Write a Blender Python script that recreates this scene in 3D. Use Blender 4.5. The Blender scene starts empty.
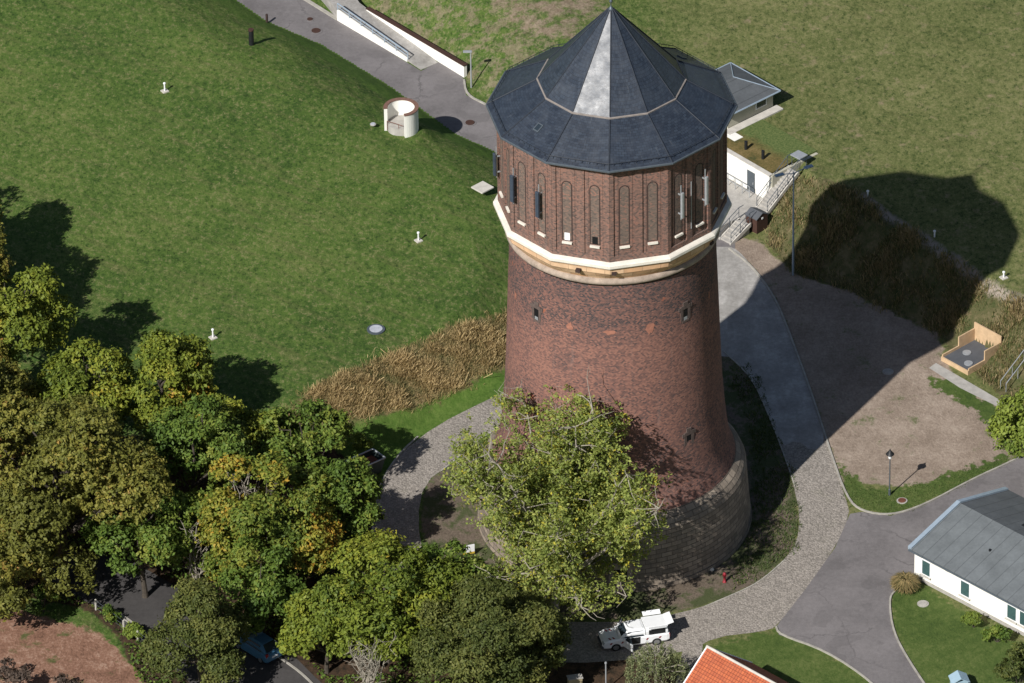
import bpy, math, random
import numpy as np
R_ = math.radians
# ---------------------------------------------------------------- camera, world, sun, exposure
sc = bpy.context.scene
W, H = 1024, 683
FPX = 8559.0; PIT = R_(33.236); ROLL = R_(-0.851); DIST = FPX/13.3
fwd = np.array([0, math.cos(PIT), -math.sin(PIT)]); CAM = -fwd*DIST
_r0 = np.array([1., 0, 0]); _u0 = np.cross(_r0, fwd)
CR = math.cos(ROLL)*_r0 + math.sin(ROLL)*_u0
CU = -math.sin(ROLL)*_r0 + math.cos(ROLL)*_u0
cd = bpy.data.cameras.new('camera'); cam = bpy.data.objects.new('camera', cd)
sc.collection.objects.link(cam); sc.camera = cam
from mathutils import Matrix, Vector
m = Matrix(((CR[0], CU[0], -fwd[0], CAM[0]), (CR[1], CU[1], -fwd[1], CAM[1]), (CR[2], CU[2], -fwd[2], CAM[2]), (0, 0, 0, 1)))
cam.matrix_world = m
cd.sensor_fit = 'HORIZONTAL'; cd.sensor_width = 36.0; cd.lens = FPX*36.0/W
cd.clip_start = 5; cd.clip_end = 6000
SUN_EL, SUN_AZ = 38.9, 214.6          # azimuth of the sun clockwise from +Y
wd = bpy.data.worlds.new('World'); sc.world = wd; wd.use_nodes = True
wn = wd.node_tree; bg = wn.nodes['Background']; bg.inputs[1].default_value = 0.05
sky = wn.nodes.new('ShaderNodeTexSky'); sky.sky_type = 'NISHITA'; sky.sun_disc = False
sky.sun_elevation = R_(SUN_EL); sky.sun_rotation = R_(SUN_AZ)
wn.links.new(sky.outputs[0], bg.inputs[0])
sl = bpy.data.lights.new('sun', 'SUN'); sl.energy = 4.9; sl.angle = R_(0.5); sl.color = (1.0, 0.97, 0.925)
so = bpy.data.objects.new('sun', sl); sc.collection.objects.link(so)
tosun = Vector((math.sin(R_(SUN_AZ))*math.cos(R_(SUN_EL)), math.cos(R_(SUN_AZ))*math.cos(R_(SUN_EL)), math.sin(R_(SUN_EL))))
so.rotation_euler = tosun.to_track_quat('Z', 'Y').to_euler(); so.location = (0, 0, 80)
sc.view_settings.view_transform = 'Standard'; sc.view_settings.look = 'None'
sc.view_settings.exposure = 0.25; sc.view_settings.gamma = 1.0
sc.view_settings.use_curve_mapping = False

# ---------------------------------------------------------------- helpers
col = sc.collection
def P(x, y, z=0.):
    "world point seen at pixel x, y that stands at height z"
    d = fwd*FPX + CR*(x-W/2) - CU*(y-H/2)
    return CAM + d*((z-CAM[2])/d[2])
def P2(x, y, z=0.):
    p = P(x, y, z); return (float(p[0]), float(p[1]))
E1 = np.array([math.sqrt(.5), math.sqrt(.5)]); E2 = np.array([math.sqrt(.5), -math.sqrt(.5)])

def tag(o, label=None, cat=None, group=None, kind=None):
    if label: o['label'] = label
    if cat: o['category'] = cat
    if group: o['group'] = group
    if kind: o['kind'] = kind
    return o
def empty(name, loc, rz=0., label=None, cat=None, group=None):
    o = bpy.data.objects.new(name, None); col.objects.link(o)
    o.location = loc; o.rotation_euler = (0, 0, rz); o.empty_display_size = .3
    return tag(o, label, cat, group)
def meshobj(name, V, F, mat, parent=None, loc=(0, 0, 0), smooth=False, attrs=None):
    me = bpy.data.meshes.new(name)
    if isinstance(F, np.ndarray):
        n, k = F.shape
        me.vertices.add(len(V)); me.vertices.foreach_set('co', np.asarray(V, np.float32).ravel())
        me.loops.add(n*k); me.loops.foreach_set('vertex_index', F.astype(np.int32).ravel())
        me.polygons.add(n); me.polygons.foreach_set('loop_start', np.arange(0, n*k, k, dtype=np.int32))
        me.update(calc_edges=True)
    else:
        me.from_pydata([tuple(map(float, v)) for v in V], [], [tuple(f) for f in F]); me.update()
    if attrs:
        for an, (ty, data) in attrs.items():
            a = me.attributes.new(an, ty, 'POINT')
            a.data.foreach_set('color' if ty == 'FLOAT_COLOR' else 'value', np.asarray(data, np.float32).ravel())
    if mat: me.materials.append(mat)
    if smooth: me.polygons.foreach_set('use_smooth', [True]*len(me.polygons))
    o = bpy.data.objects.new(name, me); col.objects.link(o)
    o.location = loc
    if parent: o.parent = parent
    return o
class MB:
    def __init__(s): s.v = []; s.f = []
    def add(s, v, f):
        n = len(s.v); s.v += [tuple(map(float, q)) for q in v]; s.f += [tuple(i+n for i in q) for q in f]; return s
    def box(s, c, d, rz=0., taper=1.):
        hx, hy, hz = d[0]/2, d[1]/2, d[2]/2; q = []
        for z, t in ((-hz, 1.), (hz, taper)):
            for x, y in ((-hx, -hy), (hx, -hy), (hx, hy), (-hx, hy)):
                x *= t; y *= t
                q.append((c[0]+x*math.cos(rz)-y*math.sin(rz), c[1]+x*math.sin(rz)+y*math.cos(rz), c[2]+z))
        return s.add(q, [(3, 2, 1, 0), (4, 5, 6, 7), (0, 1, 5, 4), (1, 2, 6, 5), (2, 3, 7, 6), (3, 0, 4, 7)])
    def prism(s, poly, z0, z1, tops=None):
        n = len(poly); area = sum(poly[i][0]*poly[(i+1) % n][1]-poly[(i+1) % n][0]*poly[i][1] for i in range(n))
        if area < 0: poly = poly[::-1]; tops = tops[::-1] if tops else None
        v = [(p[0], p[1], z0) for p in poly] + [(p[0], p[1], (tops[i] if tops else z1)) for i, p in enumerate(poly)]
        return s.add(v, [tuple(range(n))[::-1], tuple(range(n, 2*n))] + [(i, (i+1) % n, n+(i+1) % n, n+i) for i in range(n)])
    def tube(s, pts, rad, k=8, cap=True):
        pts = [np.array(p, float) for p in pts]; n = len(pts)
        if not hasattr(rad, '__len__'): rad = [rad]*n
        v = []; prev = None
        for i in range(n):
            t = pts[min(i+1, n-1)]-pts[max(i-1, 0)]; t = t/(np.linalg.norm(t)+1e-9)
            a = np.cross(t, (0, 0, 1.)) if abs(t[2]) < .9 else np.cross(t, (0, 1., 0))
            if prev is not None:
                a2 = prev - t*(prev@t)
                if np.linalg.norm(a2) > 1e-3: a = a2
            a = a/np.linalg.norm(a); prev = a; b = np.cross(t, a)
            for j in range(k):
                w = 2*math.pi*j/k; v.append(pts[i]+rad[i]*(math.cos(w)*a+math.sin(w)*b))
        f = [(i*k+j, (i+1)*k+j, (i+1)*k+(j+1) % k, i*k+(j+1) % k)[::-1] for i in range(n-1) for j in range(k)]
        if cap: f += [tuple(range(k))[::-1][::-1], tuple(range((n-1)*k, n*k))[::-1]]
        return s.add(v, f)
    def lathe(s, prof, k=48, c=(0, 0), ph=0., a0=0., a1=360., closed=True):
        full = abs(a1-a0-360) < 1e-6; m_ = k if full else k+1; v = []
        for r, z in prof:
            for j in range(m_):
                w = R_(a0+(a1-a0)*j/k)+ph; v.append((c[0]+r*math.sin(w), c[1]-r*math.cos(w), z))
        f = []
        for i in range(len(prof)-1):
            for j in range(k):
                j2 = (j+1) % m_
                f.append((i*m_+j, i*m_+j2, (i+1)*m_+j2, (i+1)*m_+j))
        return s.add(v, f)
    def disc(s, c, r, k=24, up=True):
        v = [(c[0]+r*math.cos(2*math.pi*j/k), c[1]+r*math.sin(2*math.pi*j/k), c[2]) for j in range(k)]
        return s.add(v, [tuple(range(k))])
    def cyl(s, c, r, h, k=20, r2=None):
        r2 = r if r2 is None else r2
        return s.tube([c, (c[0], c[1], c[2]+h)], [r, r2], k)
    def build(s, name, mat, parent=None, loc=(0, 0, 0), smooth=False, bevel=0.):
        o = meshobj(name, s.v, s.f, mat, parent, loc, smooth)
        if bevel:
            b = o.modifiers.new('bevel', 'BEVEL'); b.width = bevel; b.segments = 2; b.limit_method = 'ANGLE'
        return o

# ---------------------------------------------------------------- materials
def newmat(name):
    mt = bpy.data.materials.new(name); mt.use_nodes = True
    nt = mt.node_tree; bs = nt.nodes['Principled BSDF']
    bs.inputs['Specular IOR Level'].default_value = .3
    return mt, nt, bs
class NB:
    "node helper"
    def __init__(s, nt): s.nt = nt
    def n(s, t, **kw):
        nd = s.nt.nodes.new(t)
        for k, v in kw.items(): setattr(nd, k, v)
        return nd
    def L(s, a, b): s.nt.links.new(a, b)
    def coord(s, out='Object'): return s.n('ShaderNodeTexCoord').outputs[out]
    def noise(s, vec, scale, detail=4, rough=.55, dist=0., out='Fac', sc3=None):
        if sc3:
            mp = s.n('ShaderNodeMapping'); mp.inputs['Scale'].default_value = sc3; s.L(vec, mp.inputs[0]); vec = mp.outputs[0]
        nd = s.n('ShaderNodeTexNoise'); nd.inputs['Scale'].default_value = scale; nd.inputs['Detail'].default_value = detail
        nd.inputs['Roughness'].default_value = rough; nd.inputs['Distortion'].default_value = dist; s.L(vec, nd.inputs['Vector']); return nd.outputs[out]
    def ramp(s, fac, stops, interp='LINEAR'):
        nd = s.n('ShaderNodeValToRGB'); cr = nd.color_ramp; cr.interpolation = interp
        while len(cr.elements) < len(stops): cr.elements.new(.5)
        for e, (p, c) in zip(cr.elements, stops):
            e.position = p; e.color = (c if hasattr(c, '__len__') else (c, c, c)) + ((1,) if not hasattr(c, '__len__') or len(c) == 3 else ()) if hasattr(c, '__len__') else (c, c, c, 1)
        s.L(fac, nd.inputs[0]); return nd.outputs[0]
    def math(s, op, a, b=None, c=None, clamp=False):
        nd = s.n('ShaderNodeMath', operation=op, use_clamp=clamp)
        for i, q in enumerate((a, b, c)):
            if q is None: continue
            if isinstance(q, (int, float)): nd.inputs[i].default_value = q
            else: s.L(q, nd.inputs[i])
        return nd.outputs[0]
    def mix(s, fac, a, b, mode='MIX'):
        nd = s.n('ShaderNodeMix', data_type='RGBA', blend_type=mode)
        for i, q in ((0, fac), (6, a), (7, b)):
            if isinstance(q, (int, float)): nd.inputs[i].default_value = q
            elif isinstance(q, tuple): nd.inputs[i].default_value = q + ((1,) if len(q) == 3 else ())
            else: s.L(q, nd.inputs[i])
        return nd.outputs[2]
    def bump(s, h, strength, dist, bs):
        nd = s.n('ShaderNodeBump'); nd.inputs['Strength'].default_value = strength; nd.inputs['Distance'].default_value = dist
        s.L(h, nd.inputs['Height']); s.L(nd.outputs[0], bs.inputs['Normal'])
def simple(name, c, rough=.8, var=.25, scale=3., metal=0., spec=.3, bump=0.):
    "plain paint, stone or metal with dirt noise"
    mt, nt, bs = newmat(name); b = NB(nt); co = b.coord()
    n1 = b.noise(co, scale, 6); n2 = b.noise(co, scale*9, 3)
    f = b.math('ADD', b.math('MULTIPLY', n1, .65), b.math('MULTIPLY', n2, .35))
    lo = tuple(q*(1-var) for q in c); hi = tuple(min(1, q*(1+var*.6)) for q in c)
    b.L(b.ramp(f, [(.32, lo), (.68, hi)]), bs.inputs['Base Color'])
    bs.inputs['Roughness'].default_value = rough; bs.inputs['Metallic'].default_value = metal
    bs.inputs['Specular IOR Level'].default_value = spec
    if bump: b.bump(n2, .5, bump, bs)
    return mt

def brick_mat(name, red, dark, drum=False):
    mt, nt, bs = newmat(name); b = NB(nt); co = b.coord()
    sp = b.n('ShaderNodeSeparateXYZ'); b.L(co, sp.inputs[0])
    ang = b.math('MULTIPLY', b.math('ARCTAN2', sp.outputs[0], b.math('MULTIPLY', sp.outputs[1], -1.)), 8.)
    cb = b.n('ShaderNodeCombineXYZ'); b.L(ang, cb.inputs[0]); b.L(sp.outputs[2], cb.inputs[1])
    uv = cb.outputs[0]
    bt = b.n('ShaderNodeTexBrick'); b.L(uv, bt.inputs['Vector']); bt.inputs['Scale'].default_value = 1.
    bt.inputs['Brick Width'].default_value = .17; bt.inputs['Row Height'].default_value = .10; bt.inputs['Mortar Size'].default_value = .008
    bt.inputs['Color1'].default_value = (0, 0, 0, 1); bt.inputs['Color2'].default_value = (1, 1, 1, 1); bt.inputs['Mortar'].default_value = (.5, .5, .5, 1)
    # bigger runs of bricks of one firing
    bt2 = b.n('ShaderNodeTexBrick'); b.L(uv, bt2.inputs['Vector']); bt2.inputs['Scale'].default_value = 1.
    bt2.inputs['Brick Width'].default_value = .34; bt2.inputs['Row Height'].default_value = .20; bt2.inputs['Mortar Size'].default_value = 0.
    bt2.inputs['Color1'].default_value = (0, 0, 0, 1); bt2.inputs['Color2'].default_value = (1, 1, 1, 1)
    big = b.noise(co, .33, 5, .6); mid = b.noise(uv, 1.5, 4, .6, sc3=(1, 2.6, 1)); hor = b.noise(uv, .5, 4, .6, sc3=(.35, 2.2, 1))
    # weathering with height: sooty just under the stone ring and on the foot, redder in the middle
    zr = b.ramp(b.math('DIVIDE', sp.outputs[2], 36.), [(0, .05), (.2, .2), (.3, .10), (.46, .14), (.56, -.0), (.66, -.13), (.72, -.06), (.76, -.05), (1, -.02)]) if False else None
    zz = b.math('DIVIDE', sp.outputs[2], 36.)
    zr = b.ramp(zz, [(0, .5), (.17, .56), (.3, .56), (.44, .64), (.53, .62), (.6, .44), (.72, .42), (.76, .5), (1, .52)])
    f = b.math('ADD', b.math('MULTIPLY', bt.outputs['Color'], .80), b.math('MULTIPLY', bt2.outputs['Color'], .13 if not drum else .06))
    f = b.math('ADD', f, b.math('MULTIPLY', big, .62)); f = b.math('ADD', f, b.math('MULTIPLY', mid, .18)); f = b.math('ADD', f, b.math('MULTIPLY', hor, .36 if not drum else .1))
    f = b.math('ADD', f, b.math('MULTIPLY', b.math('SUBTRACT', zr, .5), 1.5))
    f = b.math('ADD', b.math('MULTIPLY', b.math('SUBTRACT', f, 1.045 if not drum else .88), .95), .53)
    c = b.ramp(f, [(.12, dark), (.42, tuple(.5*(x+y) for x, y in zip(red, dark))), (.72, red), (1.,  (.28, .135, .10))])
    # bright clean replacement bricks, scattered
    pn = b.noise(uv, .62, 2, .5); pj = b.noise(uv, 4., 3, .6)
    pf = b.ramp(b.math('ADD', pn, b.math('MULTIPLY', pj, .10)), [(.765, 0.), (.785, .75)])
    if not drum: c = b.mix(pf, c, (.36, .11, .055))
    mo = b.math('MULTIPLY', bt.outputs['Fac'], .5); c = b.mix(mo, c, (.16, .125, .105))
    # pale lime runs
    ln = b.noise(uv, .8, 5, .65, sc3=(3.2, .3, 1)); lf = b.ramp(ln, [(.58, 0.), (.75, .22)]); c = b.mix(lf, c, (.27, .22, .2))
    b.L(c, bs.inputs['Base Color']); bs.inputs['Roughness'].default_value = .9
    b.bump(b.math('ADD', bt.outputs['Color'], b.math('MULTIPLY', mid, 1.)), .35, .03, bs)
    return mt
M = {}
M['brick'] = brick_mat('shaft_brick', (.205, .098, .078), (.048, .041, .044))
M['brick_drum'] = brick_mat('drum_brick', (.225, .128, .100), (.085, .064, .058), True)
M['niche_brick'] = brick_mat('niche_brick', (.175, .125, .100), (.095, .078, .068), True)
def ashlar():
    mt, nt, bs = newmat('ashlar_stone'); b = NB(nt); co = b.coord()
    sp = b.n('ShaderNodeSeparateXYZ'); b.L(co, sp.inputs[0])
    ang = b.math('MULTIPLY', b.math('ARCTAN2', sp.outputs[0], b.math('MULTIPLY', sp.outputs[1], -1.)), 9.7)
    cb = b.n('ShaderNodeCombineXYZ'); b.L(ang, cb.inputs[0]); b.L(sp.outputs[2], cb.inputs[1])
    bt = b.n('ShaderNodeTexBrick'); b.L(cb.outputs[0], bt.inputs['Vector']); bt.inputs['Scale'].default_value = 1.
    bt.inputs['Brick Width'].default_value = .82; bt.inputs['Row Height'].default_value = .36; bt.inputs['Mortar Size'].default_value = .022
    bt.inputs['Color1'].default_value = (.16, .13, .105, 1); bt.inputs['Color2'].default_value = (.36, .295, .23, 1); bt.inputs['Mortar'].default_value = (.07, .06, .05, 1)
    n = b.noise(co, 1.3, 6, .65); st = b.noise(cb.outputs[0], .9, 5, .6, sc3=(2, .4, 1))
    c = b.mix(b.ramp(n, [(.35, 0.), (.7, .7)]), bt.outputs['Color'], (.22, .18, .14)); c = b.mix(b.ramp(st, [(.5, 0.), (.75, .5)]), c, (.08, .075, .065))
    b.L(c, bs.inputs['Base Color']); bs.inputs['Roughness'].default_value = .95
    b.bump(b.math('SUBTRACT', b.math('MULTIPLY', n, 1.2), bt.outputs['Fac']), .9, .08, bs)
    return mt
M['ashlar'] = ashlar()
def slate():
    mt, nt, bs = newmat('slate'); b = NB(nt); co = b.coord()
    sp = b.n('ShaderNodeSeparateXYZ'); b.L(co, sp.inputs[0])
    ang = b.math('ARCTAN2', sp.outputs[0], b.math('MULTIPLY', sp.outputs[1], -1.))
    rr = b.math('POWER', b.math('ADD', b.math('MULTIPLY', sp.outputs[0], sp.outputs[0]), b.math('MULTIPLY', sp.outputs[1], sp.outputs[1])), .5)
    cb = b.n('ShaderNodeCombineXYZ'); b.L(b.math('MULTIPLY', ang, 6.), cb.inputs[0]); b.L(b.math('MULTIPLY', rr, 1.3), cb.inputs[1])
    bt = b.n('ShaderNodeTexBrick'); b.L(cb.outputs[0], bt.inputs['Vector']); bt.inputs['Scale'].default_value = 1.
    bt.inputs['Brick Width'].default_value = .3; bt.inputs['Row Height'].default_value = .22; bt.inputs['Mortar Size'].default_value = .012
    bt.inputs['Color1'].default_value = (.017, .023, .036, 1); bt.inputs['Color2'].default_value = (.032, .043, .062, 1); bt.inputs['Mortar'].default_value = (.012, .015, .02, 1)
    n = b.noise(co, .7, 6, .6); c = b.mix(b.ramp(n, [(.4, 0.), (.75, .55)]), bt.outputs['Color'], (.042, .052, .070))
    st = b.noise(cb.outputs[0], 1.6, 5, .7, sc3=(3., .4, 1)); c = b.mix(b.ramp(st, [(.60, 0.), (.78, .45)]), c, (.13, .14, .15))
    b.L(c, bs.inputs['Base Color']); bs.inputs['Specular IOR Level'].default_value = .62
    b.L(b.ramp(b.noise(co, 1.4, 5, .6), [(.3, .36), (.7, .52)]), bs.inputs['Roughness'])
    b.bump(b.math('ADD', bt.outputs['Color'], b.math('MULTIPLY', b.noise(co, 1.6, 6, .75), 2.2)), .16, .04, bs)
    return mt
M['slate'] = slate()
M['hipm'] = simple('slate_hip', (.028, .034, .046), .6, .2)
M['tan'] = simple('trim_tan', (.25, .22, .20), .7)
M['white_stone'] = simple('pale_limestone', (.70, .655, .575), .85, .22, 1.2, bump=.02)
M['dark_stone'] = simple('sooty_stone', (.115, .085, .075), .9, .35, 3., bump=.03)
M['ring_stone'] = simple('weathered_ring_stone', (.36, .29, .235), .9, .4, 2.2, bump=.03)
def ochre():
    mt, nt, bs = newmat('ochre_sandstone'); b = NB(nt); co = b.coord()
    sp = b.n('ShaderNodeSeparateXYZ'); b.L(co, sp.inputs[0])
    ang = b.math('MULTIPLY', b.math('ARCTAN2', sp.outputs[0], b.math('MULTIPLY', sp.outputs[1], -1.)), 7.8)
    cb = b.n('ShaderNodeCombineXYZ'); b.L(ang, cb.inputs[0]); b.L(sp.outputs[2], cb.inputs[1])
    bt = b.n('ShaderNodeTexBrick'); b.L(cb.outputs[0], bt.inputs['Vector']); bt.inputs['Scale'].default_value = 1.
    bt.inputs['Brick Width'].default_value = 1.3; bt.inputs['Row Height'].default_value = .42; bt.inputs['Mortar Size'].default_value = .015
    bt.inputs['Color1'].default_value = (.60, .35, .19, 1); bt.inputs['Color2'].default_value = (.76, .53, .34, 1); bt.inputs['Mortar'].default_value = (.2, .13, .08, 1)
    c = b.mix(b.ramp(b.noise(co, 1.5, 5), [(.4, 0.), (.75, .6)]), bt.outputs['Color'], (.40, .27, .17))
    b.L(c, bs.inputs['Base Color']); bs.inputs['Roughness'].default_value = .9
    return mt
M['ochre'] = ochre()
M['frame_dark'] = simple('dark_brick_edge', (.05, .032, .028), .9)
M['black'] = simple('black_metal', (.015, .016, .018), .5)
M['hole'] = simple('dark_opening', (.006, .006, .007), .7)
M['antenna'] = simple('antenna_panel', (.05, .065, .09), .4)
M['galv'] = simple('galvanised_steel', (.42, .44, .46), .45, .2, metal=.4)
M['lead'] = simple('gutter_metal', (.10, .12, .14), .45, .2, metal=.3)
M['white_wall'] = simple('white_render', (.80, .785, .73), .85, .07, .8)
M['cream_wall'] = simple('cream_render', (.42, .40, .32), .85, .12, 1.)
M['glass'] = simple('window_glass', (.025, .035, .045), .12, .2, spec=.8)
M['glass_green'] = simple('green_window_glass', (.05, .10, .10), .15, .2, spec=.7)
M['white_paint'] = simple('white_paint', (.78, .79, .80), .4, .06, spec=.5)
M['concrete'] = simple('concrete', (.38, .36, .33), .9, .25, 2., bump=.02)
M['concrete_pale'] = simple('pale_concrete', (.52, .49, .44), .9, .22, 2.)
M['cover_pale'] = simple('pale_lid', (.40, .42, .47), .8)
M['kerbstone'] = simple('kerb_stone', (.36, .34, .30), .9, .35, 1.5)
M['brown_wood'] = simple('brown_boards', (.060, .030, .022), .8)
M['plywood'] = simple('plywood', (.54, .38, .23), .7, .22, 2.)
M['slab_grey'] = simple('bitumen_floor', (.085, .09, .10), .85, .2, 1.5)
M['red'] = simple('red_paint', (.25, .02, .03), .5)
M['red_light'] = simple('red_lamp_glass', (.35, .02, .02), .2)
M['rust'] = simple('rusty_soil', (.15, .055, .035), .9, .4, 2.)
M['blue_paint'] = simple('blue_car_paint', (.06, .16, .27), .28, .05, spec=.6)
M['pale_blue'] = simple('pale_blue_plastic', (.30, .42, .50), .5, .08)
M['tyre'] = simple('tyre_rubber', (.02, .02, .02), .85)
M['rim'] = simple('wheel_rim', (.35, .36, .37), .35, metal=.7)
M['skip_paint'] = simple('dark_green_container_paint', (.035, .05, .05), .6, .3)
M['brick_cap'] = simple('red_brick_coping', (.19, .105, .08), .85, .35, 6.)
M['house_trim'] = simple('zinc_trim', (.36, .44, .52), .4, .15, metal=.3)
M['bark'] = simple('bark', (.075, .062, .048), .95, .4, 3., bump=.03)
M['bark_pale'] = simple('pale_bark', (.30, .27, .22), .95, .35, 3.)
M['yellow'] = simple('yellow_panel', (.55, .38, .05), .6)
M['beige'] = simple('beige_box', (.40, .34, .20), .7)
def seam_roof(name, c, pitch, ang, rough=.6, thick=.05):
    mt, nt, bs = newmat(name); b = NB(nt); co = b.coord()
    sp = b.n('ShaderNodeSeparateXYZ'); b.L(co, sp.inputs[0])
    w = b.math('FRACT', b.math('DIVIDE', sp.outputs[0], pitch)); line = b.ramp(w, [(0, 1.), (thick, 1.), (thick+.02, 0.)], 'LINEAR')
    n = b.noise(co, .8, 6, .65); n2 = b.noise(co, 6., 4, .6)
    cc = b.ramp(b.math('ADD', b.math('MULTIPLY', n, .7), b.math('MULTIPLY', n2, .3)), [(.33, tuple(q*.78 for q in c)), (.68, tuple(q*1.18 for q in c))])
    cc = b.mix(b.math('MULTIPLY', line, .55), cc, tuple(q*.45 for q in c))
    b.L(cc, bs.inputs['Base Color']); bs.inputs['Roughness'].default_value = rough
    b.bump(b.math('MULTIPLY', line, -1.), .4, .02, bs); return mt
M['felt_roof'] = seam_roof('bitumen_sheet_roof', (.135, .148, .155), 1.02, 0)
M['felt_roof_dark'] = seam_roof('bitumen_sheet_roof_dark', (.10, .108, .115), 1.02, 0)  # darker copy for the shaded slope; also roofs the pavilion
def tile_roof():
    mt, nt, bs = newmat('orange_roof_tiles'); b = NB(nt); co = b.coord()
    bt = b.n('ShaderNodeTexBrick'); b.L(co, bt.inputs['Vector']); bt.inputs['Scale'].default_value = 1.
    bt.inputs['Brick Width'].default_value = .24; bt.inputs['Row Height'].default_value = .26; bt.inputs['Mortar Size'].default_value = .018; bt.offset = 0
    bt.inputs['Color1'].default_value = (.35, .085, .038, 1); bt.inputs['Color2'].default_value = (.47, .125, .05, 1); bt.inputs['Mortar'].default_value = (.16, .04, .02, 1)
    c = b.mix(b.ramp(b.noise(co, 1.2, 5), [(.45, 0.), (.8, .5)]), bt.outputs['Color'], (.30, .09, .05))
    b.L(c, bs.inputs['Base Color']); bs.inputs['Roughness'].default_value = .75
    b.bump(b.math('MULTIPLY', bt.outputs['Fac'], -1.), .5, .03, bs); return mt
M['tiles'] = tile_roof()
def asphalt(name, c):
    mt, nt, bs = newmat(name); b = NB(nt); co = b.coord()
    n1 = b.noise(co, .22, 6, .6); n2 = b.noise(co, 3., 5, .7); n3 = b.noise(co, 14., 2, .6)
    f = b.math('ADD', b.math('ADD', b.math('MULTIPLY', n1, .5), b.math('MULTIPLY', n2, .3)), b.math('MULTIPLY', n3, .2))
    cc = b.ramp(f, [(.38, tuple(q*.74 for q in c)), (.60, tuple(q*1.2 for q in c))]); pt = b.noise(co, .42, 3, .4); cc = b.mix(b.ramp(pt, [(.60, 0.), (.615, .30)]), cc, tuple(q*.62 for q in c)); st = b.noise(co, 1.1, 5, .7); cc = b.mix(b.ramp(st, [(.60, 0.), (.74, .4)]), cc, tuple(q*1.5 for q in c))
    v = b.n('ShaderNodeTexVoronoi', feature='DISTANCE_TO_EDGE'); v.inputs['Scale'].default_value = .16
    wn_ = b.n('ShaderNodeVectorMath', operation='ADD'); b.L(co, wn_.inputs[0])
    nv = b.n('ShaderNodeVectorMath', operation='SCALE'); b.L(b.noise(co, .9, 4, .6, out='Color'), nv.inputs[0]); nv.inputs['Scale'].default_value = 1.4; b.L(nv.outputs[0], wn_.inputs[1])
    b.L(wn_.outputs[0], v.inputs['Vector']); cr = b.ramp(v.outputs['Distance'], [(0, .5), (.006, .5), (.012, 0.)])
    cc = b.mix(b.math('MULTIPLY', cr, b.ramp(n1, [(.45, 0.), (.6, 1.)])), cc, tuple(q*.4 for q in c))
    b.L(cc, bs.inputs['Base Color']); bs.inputs['Roughness'].default_value = .85; b.bump(n3, .3, .02, bs); return mt
M['asphalt'] = asphalt('asphalt_grey', (.165, .152, .152))
M['asphalt_shaded'] = asphalt('asphalt_lane_shaded', (.06, .056, .055))  # lane asphalt, darkened in its colour to stand for tree shade
def cobbles(name, c, moss=.3, sc_=4.6):
    mt, nt, bs = newmat(name); b = NB(nt); co = b.coord()
    v = b.n('ShaderNodeTexVoronoi'); v.inputs['Scale'].default_value = sc_; v.inputs['Randomness'].default_value = .75; b.L(co, v.inputs['Vector'])
    n1 = b.noise(co, .35, 6, .65); n2 = b.noise(co, 2.2, 5, .7)
    sep = b.n('ShaderNodeSeparateColor'); b.L(v.outputs['Color'], sep.inputs[0])
    f = b.math('ADD', b.math('MULTIPLY', sep.outputs[0], .38), b.math('ADD', b.math('MULTIPLY', n1, .35), b.math('MULTIPLY', n2, .45)))
    cc = b.ramp(f, [(.35, tuple(q*.74 for q in c)), (.58, c), (.82, tuple(min(1, q*1.28) for q in c))])
    gap = b.ramp(v.outputs['Distance'], [(.45, 0.), (.65, .38)]); cc = b.mix(gap, cc, (.07, .062, .05))
    cc = b.mix(b.ramp(b.noise(co, .55, 6, .7), [(.56, 0.), (.72, moss)]), cc, (.075, .085, .035))
    b.L(cc, bs.inputs['Base Color']); bs.inputs['Roughness'].default_value = .9
    b.bump(b.math('SUBTRACT', n2, v.outputs['Distance']), .7, .05, bs); return mt
M['cobbles'] = cobbles('cobblestones', (.285, .255, .225), .3, 7.5)
def dusty():
    mt, nt, bs = newmat('dusty_pale_paving'); b = NB(nt); co = b.coord()
    n1 = b.noise(co, .45, 6, .65); n2 = b.noise(co, 3.2, 5, .75); n3 = b.noise(co, 1.1, 6, .7, sc3=(1, .35, 1))
    f = b.math('ADD', b.math('ADD', b.math('MULTIPLY', n1, .4), b.math('MULTIPLY', n2, .3)), b.math('MULTIPLY', n3, .3))
    c = b.ramp(f, [(.36, (.20, .188, .172)), (.50, (.30, .285, .265)), (.62, (.43, .41, .385))])
    b.L(c, bs.inputs['Base Color']); bs.inputs['Roughness'].default_value = .9; b.bump(n2, .4, .03, bs); return mt
M['pavers'] = dusty()
def leafmat(name, stops, trans=.16):
    mt, nt, bs = newmat(name); b = NB(nt)
    at = b.n('ShaderNodeAttribute', attribute_name='tint'); c = b.ramp(at.outputs['Fac'], stops)
    b.L(c, bs.inputs['Base Color']); bs.inputs['Roughness'].default_value = .62; bs.inputs['Specular IOR Level'].default_value = .25
    tr = b.n('ShaderNodeBsdfTranslucent'); b.L(b.mix(1., c, (1.25, 1.25, .6), 'MULTIPLY'), tr.inputs[0])
    mx = b.n('ShaderNodeMixShader'); mx.inputs[0].default_value = trans
    b.L(bs.outputs[0], mx.inputs[1]); b.L(tr.outputs[0], mx.inputs[2]); b.L(mx.outputs[0], nt.nodes['Material Output'].inputs[0]); return mt
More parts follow.
